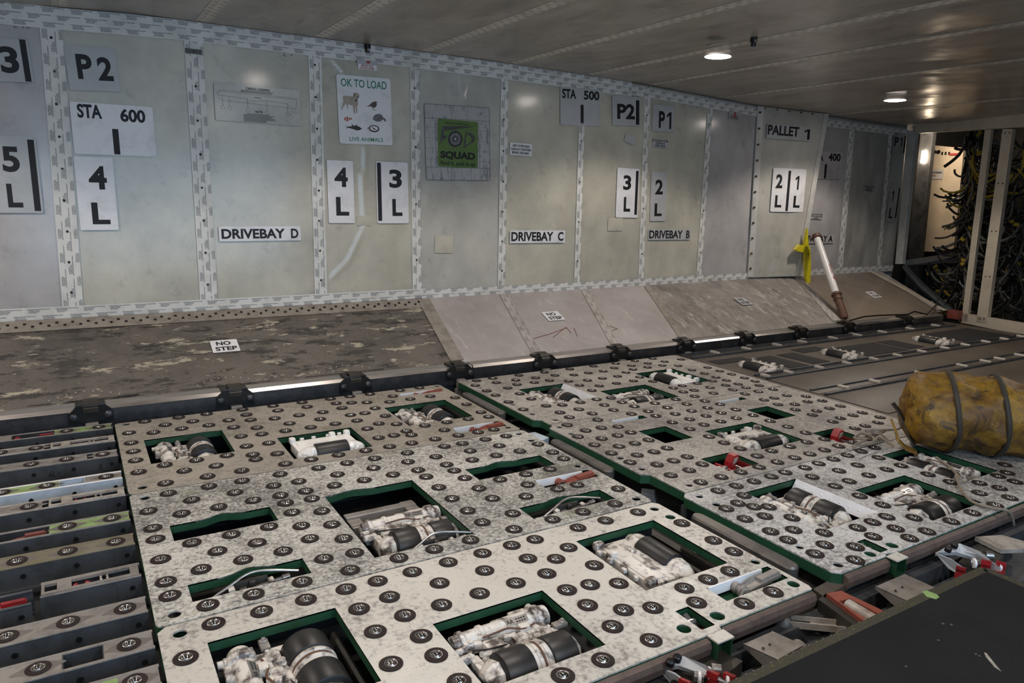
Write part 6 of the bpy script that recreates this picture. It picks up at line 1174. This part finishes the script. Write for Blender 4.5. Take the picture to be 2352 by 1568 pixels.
def catch_unit(px0, label, sc=1.0):
    O = at(px0[0], px0[1], -.05); o = empty('side_guide', O); P_ = lambda dx_, dy_, z: at(px0[0]+dx_*sc, px0[1]+dy_*sc, z)-O
    mb = MB().use('placardgrey'); mb.prism([P_(-92, -10, -.03), P_(-60, -28, -.012), P_(-30, -34, -.006), P_(20, -14, -.006), P_(74, 30, -.03), P_(66, 44, -.05), P_(10, 2, -.03), P_(-40, -12, -.022)], (.003, .004, -.012)); mb.prism([P_(-92, -8, -.03), P_(-50, 8, -.03), P_(-14, 34, -.045), P_(-26, 50, -.07), P_(-60, 30, -.06)], (.004, .004, 0)); mb.build('cheek_plate', o, smooth=False)
    for dx_, dy_ in ((-46, -24), (-62, -14)): mb = MB().use('black'); p = P_(dx_, dy_, -.012); mb.lathe(p, (0, -.2, 1), [(0, .009), (.010, .009), (.013, .006)], 8); mb.build('bolt', o)
    mb = MB().use('steel')
    for dx_, dy_ in ((-8, 12), (14, 4), (32, -4)): mb.lathe(P_(dx_, dy_, -.035), (.75, -.6, 0), [(0, .008), (.001, .012), (.020, .012), (.021, .008)], 16)
    mb.build('steel_rollers', o)
    for dx_, dy_ in ((2, 16), (24, 6), (66, 24)): mb = MB().use('placard'); mb.lathe(P_(dx_, dy_, -.034), (.75, -.6, 0), [(0, .009), (.001, .0135), (.006, .0135), (.007, .009)], 16); mb.build('white_ring', o)
    for dx_, dy_, e in ((46, 36, 1.0), (84, 38, .9), (-18, 46, .7)):
        mb = MB().use('red'); p = P_(dx_, dy_, -.042); mb.prism([p+Vector((u*e, .3*u*e, v*e)) for u, v in ((-.016, -.02), (.016, -.02), (.018, .012), (.010, .024), (-.002, .026), (-.004, .014), (.006, .008), (.004, -.002), (-.012, .0))], (-.008, .020, 0)); mb.build('red_jaw', o, smooth=False)
    mb = MB().use('darkmetal'); mb.box(P_(20, 40, -.09), (.16, .07, .09), Matrix.Rotation(.2, 4, 'Z')); mb.build('mount', o, smooth=False); return tag(o, label, 'side guide', 'side guides with red jaws')
catch_unit((1600, 1540), 'side guide with red jaws and steel rollers at the bottom of the photo'); catch_unit((2232, 1278), 'side guide with red jaws behind the platform corner', .9)
O = at(1960, 1390, -.05); o = empty('red_roller_frame', O); P_ = lambda px, py, z: at(px, py, z)-O
mb = MB().use('terracotta'); q = [P_(1898, 1362, -.02), P_(1932, 1356, -.02), P_(2050, 1412, -.02), P_(2003, 1440, -.02)]; i_ = [P_(1927, 1380, -.02), P_(1952, 1374, -.02), P_(2036, 1418, -.02), P_(2010, 1434, -.02)]
mb.plate([(p.x, p.y) for p in q], [[(p.x, p.y) for p in i_]], .012, .030); mb.build('frame', o, smooth=False)
mb = MB().use('palegrey'); mb.lathe(P_(1945, 1388, -.03), P_(2015, 1430, -.03)-P_(1945, 1388, -.03), [(0, .010), (.002, .015), (.12, .015), (.122, .010)], 18); mb.build('roller', o)
mb = MB().use('darkmetal'); mb.prism([P_(1880, 1376, -.03), P_(1898, 1362, -.03), P_(2003, 1440, -.03), P_(1985, 1452, -.03)], (0, 0, -.05)); c = (q[0]+q[2])/2; mb.box((c.x, c.y, -.0495), (.05, .04, .06)); mb.build('body', o, smooth=False); tag(o, 'dull red frame holding a grey roller beside the platform edge', 'roller frame')
O = at(1860, 1435, -.07); o = empty('link_arm', O); mb = MB().use('palegrey'); a, b = at(1800, 1428, -.06)-O, at(1940, 1442, -.06)-O; d = (b-a).normalized(); n = Vector((-d.y, d.x, 0))
mb.prism([a-n*.016, b-n*.016, b+n*.014, a+n*.014], (0, 0, -.004)); mb.prism([a-n*.016, b-n*.016, b-n*.013, a-n*.013], (0, 0, .012)); mb.prism([a+n*.014, b+n*.014, b+n*.011, a+n*.011], (0, 0, .012)); mb.build('channel', o, smooth=False)
mb = MB().use('bluegrey'); mb.lathe(a+Vector((0, 0, -.012)), (0, 0, 1), [(0, .022), (.012, .024), (.02, .02), (.03, .008)], 18); mb.box(((a.x+b.x)/2, (a.y+b.y)/2, -.0445), (.05, .03, .05)); mb.build('pivot', o); tag(o, 'pale channel arm pointing at the platform, left of the red frame', 'arm')
mb = MB().use('palegrey'); mb.prism([at(px, py, -.03) for px, py in ((2240, 1232), (2300, 1228), (2352, 1242), (2352, 1260), (2300, 1262))], (0, 0, -.012)); mb.use('darkmetal').prism([at(px, py, -.043) for px, py in ((2262, 1236), (2310, 1236), (2330, 1250), (2290, 1256))], (0, 0, -.09)); tag(mb.build('guide_plate', smooth=False), 'pale guide plate at the right frame edge under the cord', 'plate')
mb = MB().use('bluegrey')
for px, py, r in ((1800, 1400, .028), (1745, 1440, .02), (2110, 1300, .03)): p = at(px, py, -.08); mb.lathe((p.x, p.y, -.1395), (0, 0, 1), [(0, r*1.3), (.04, r), (.058, r*.8)], 14)
tag(mb.build('mount_bosses'), 'dark mounting bosses on the beam below the plate fronts', 'bosses', stuff=True)
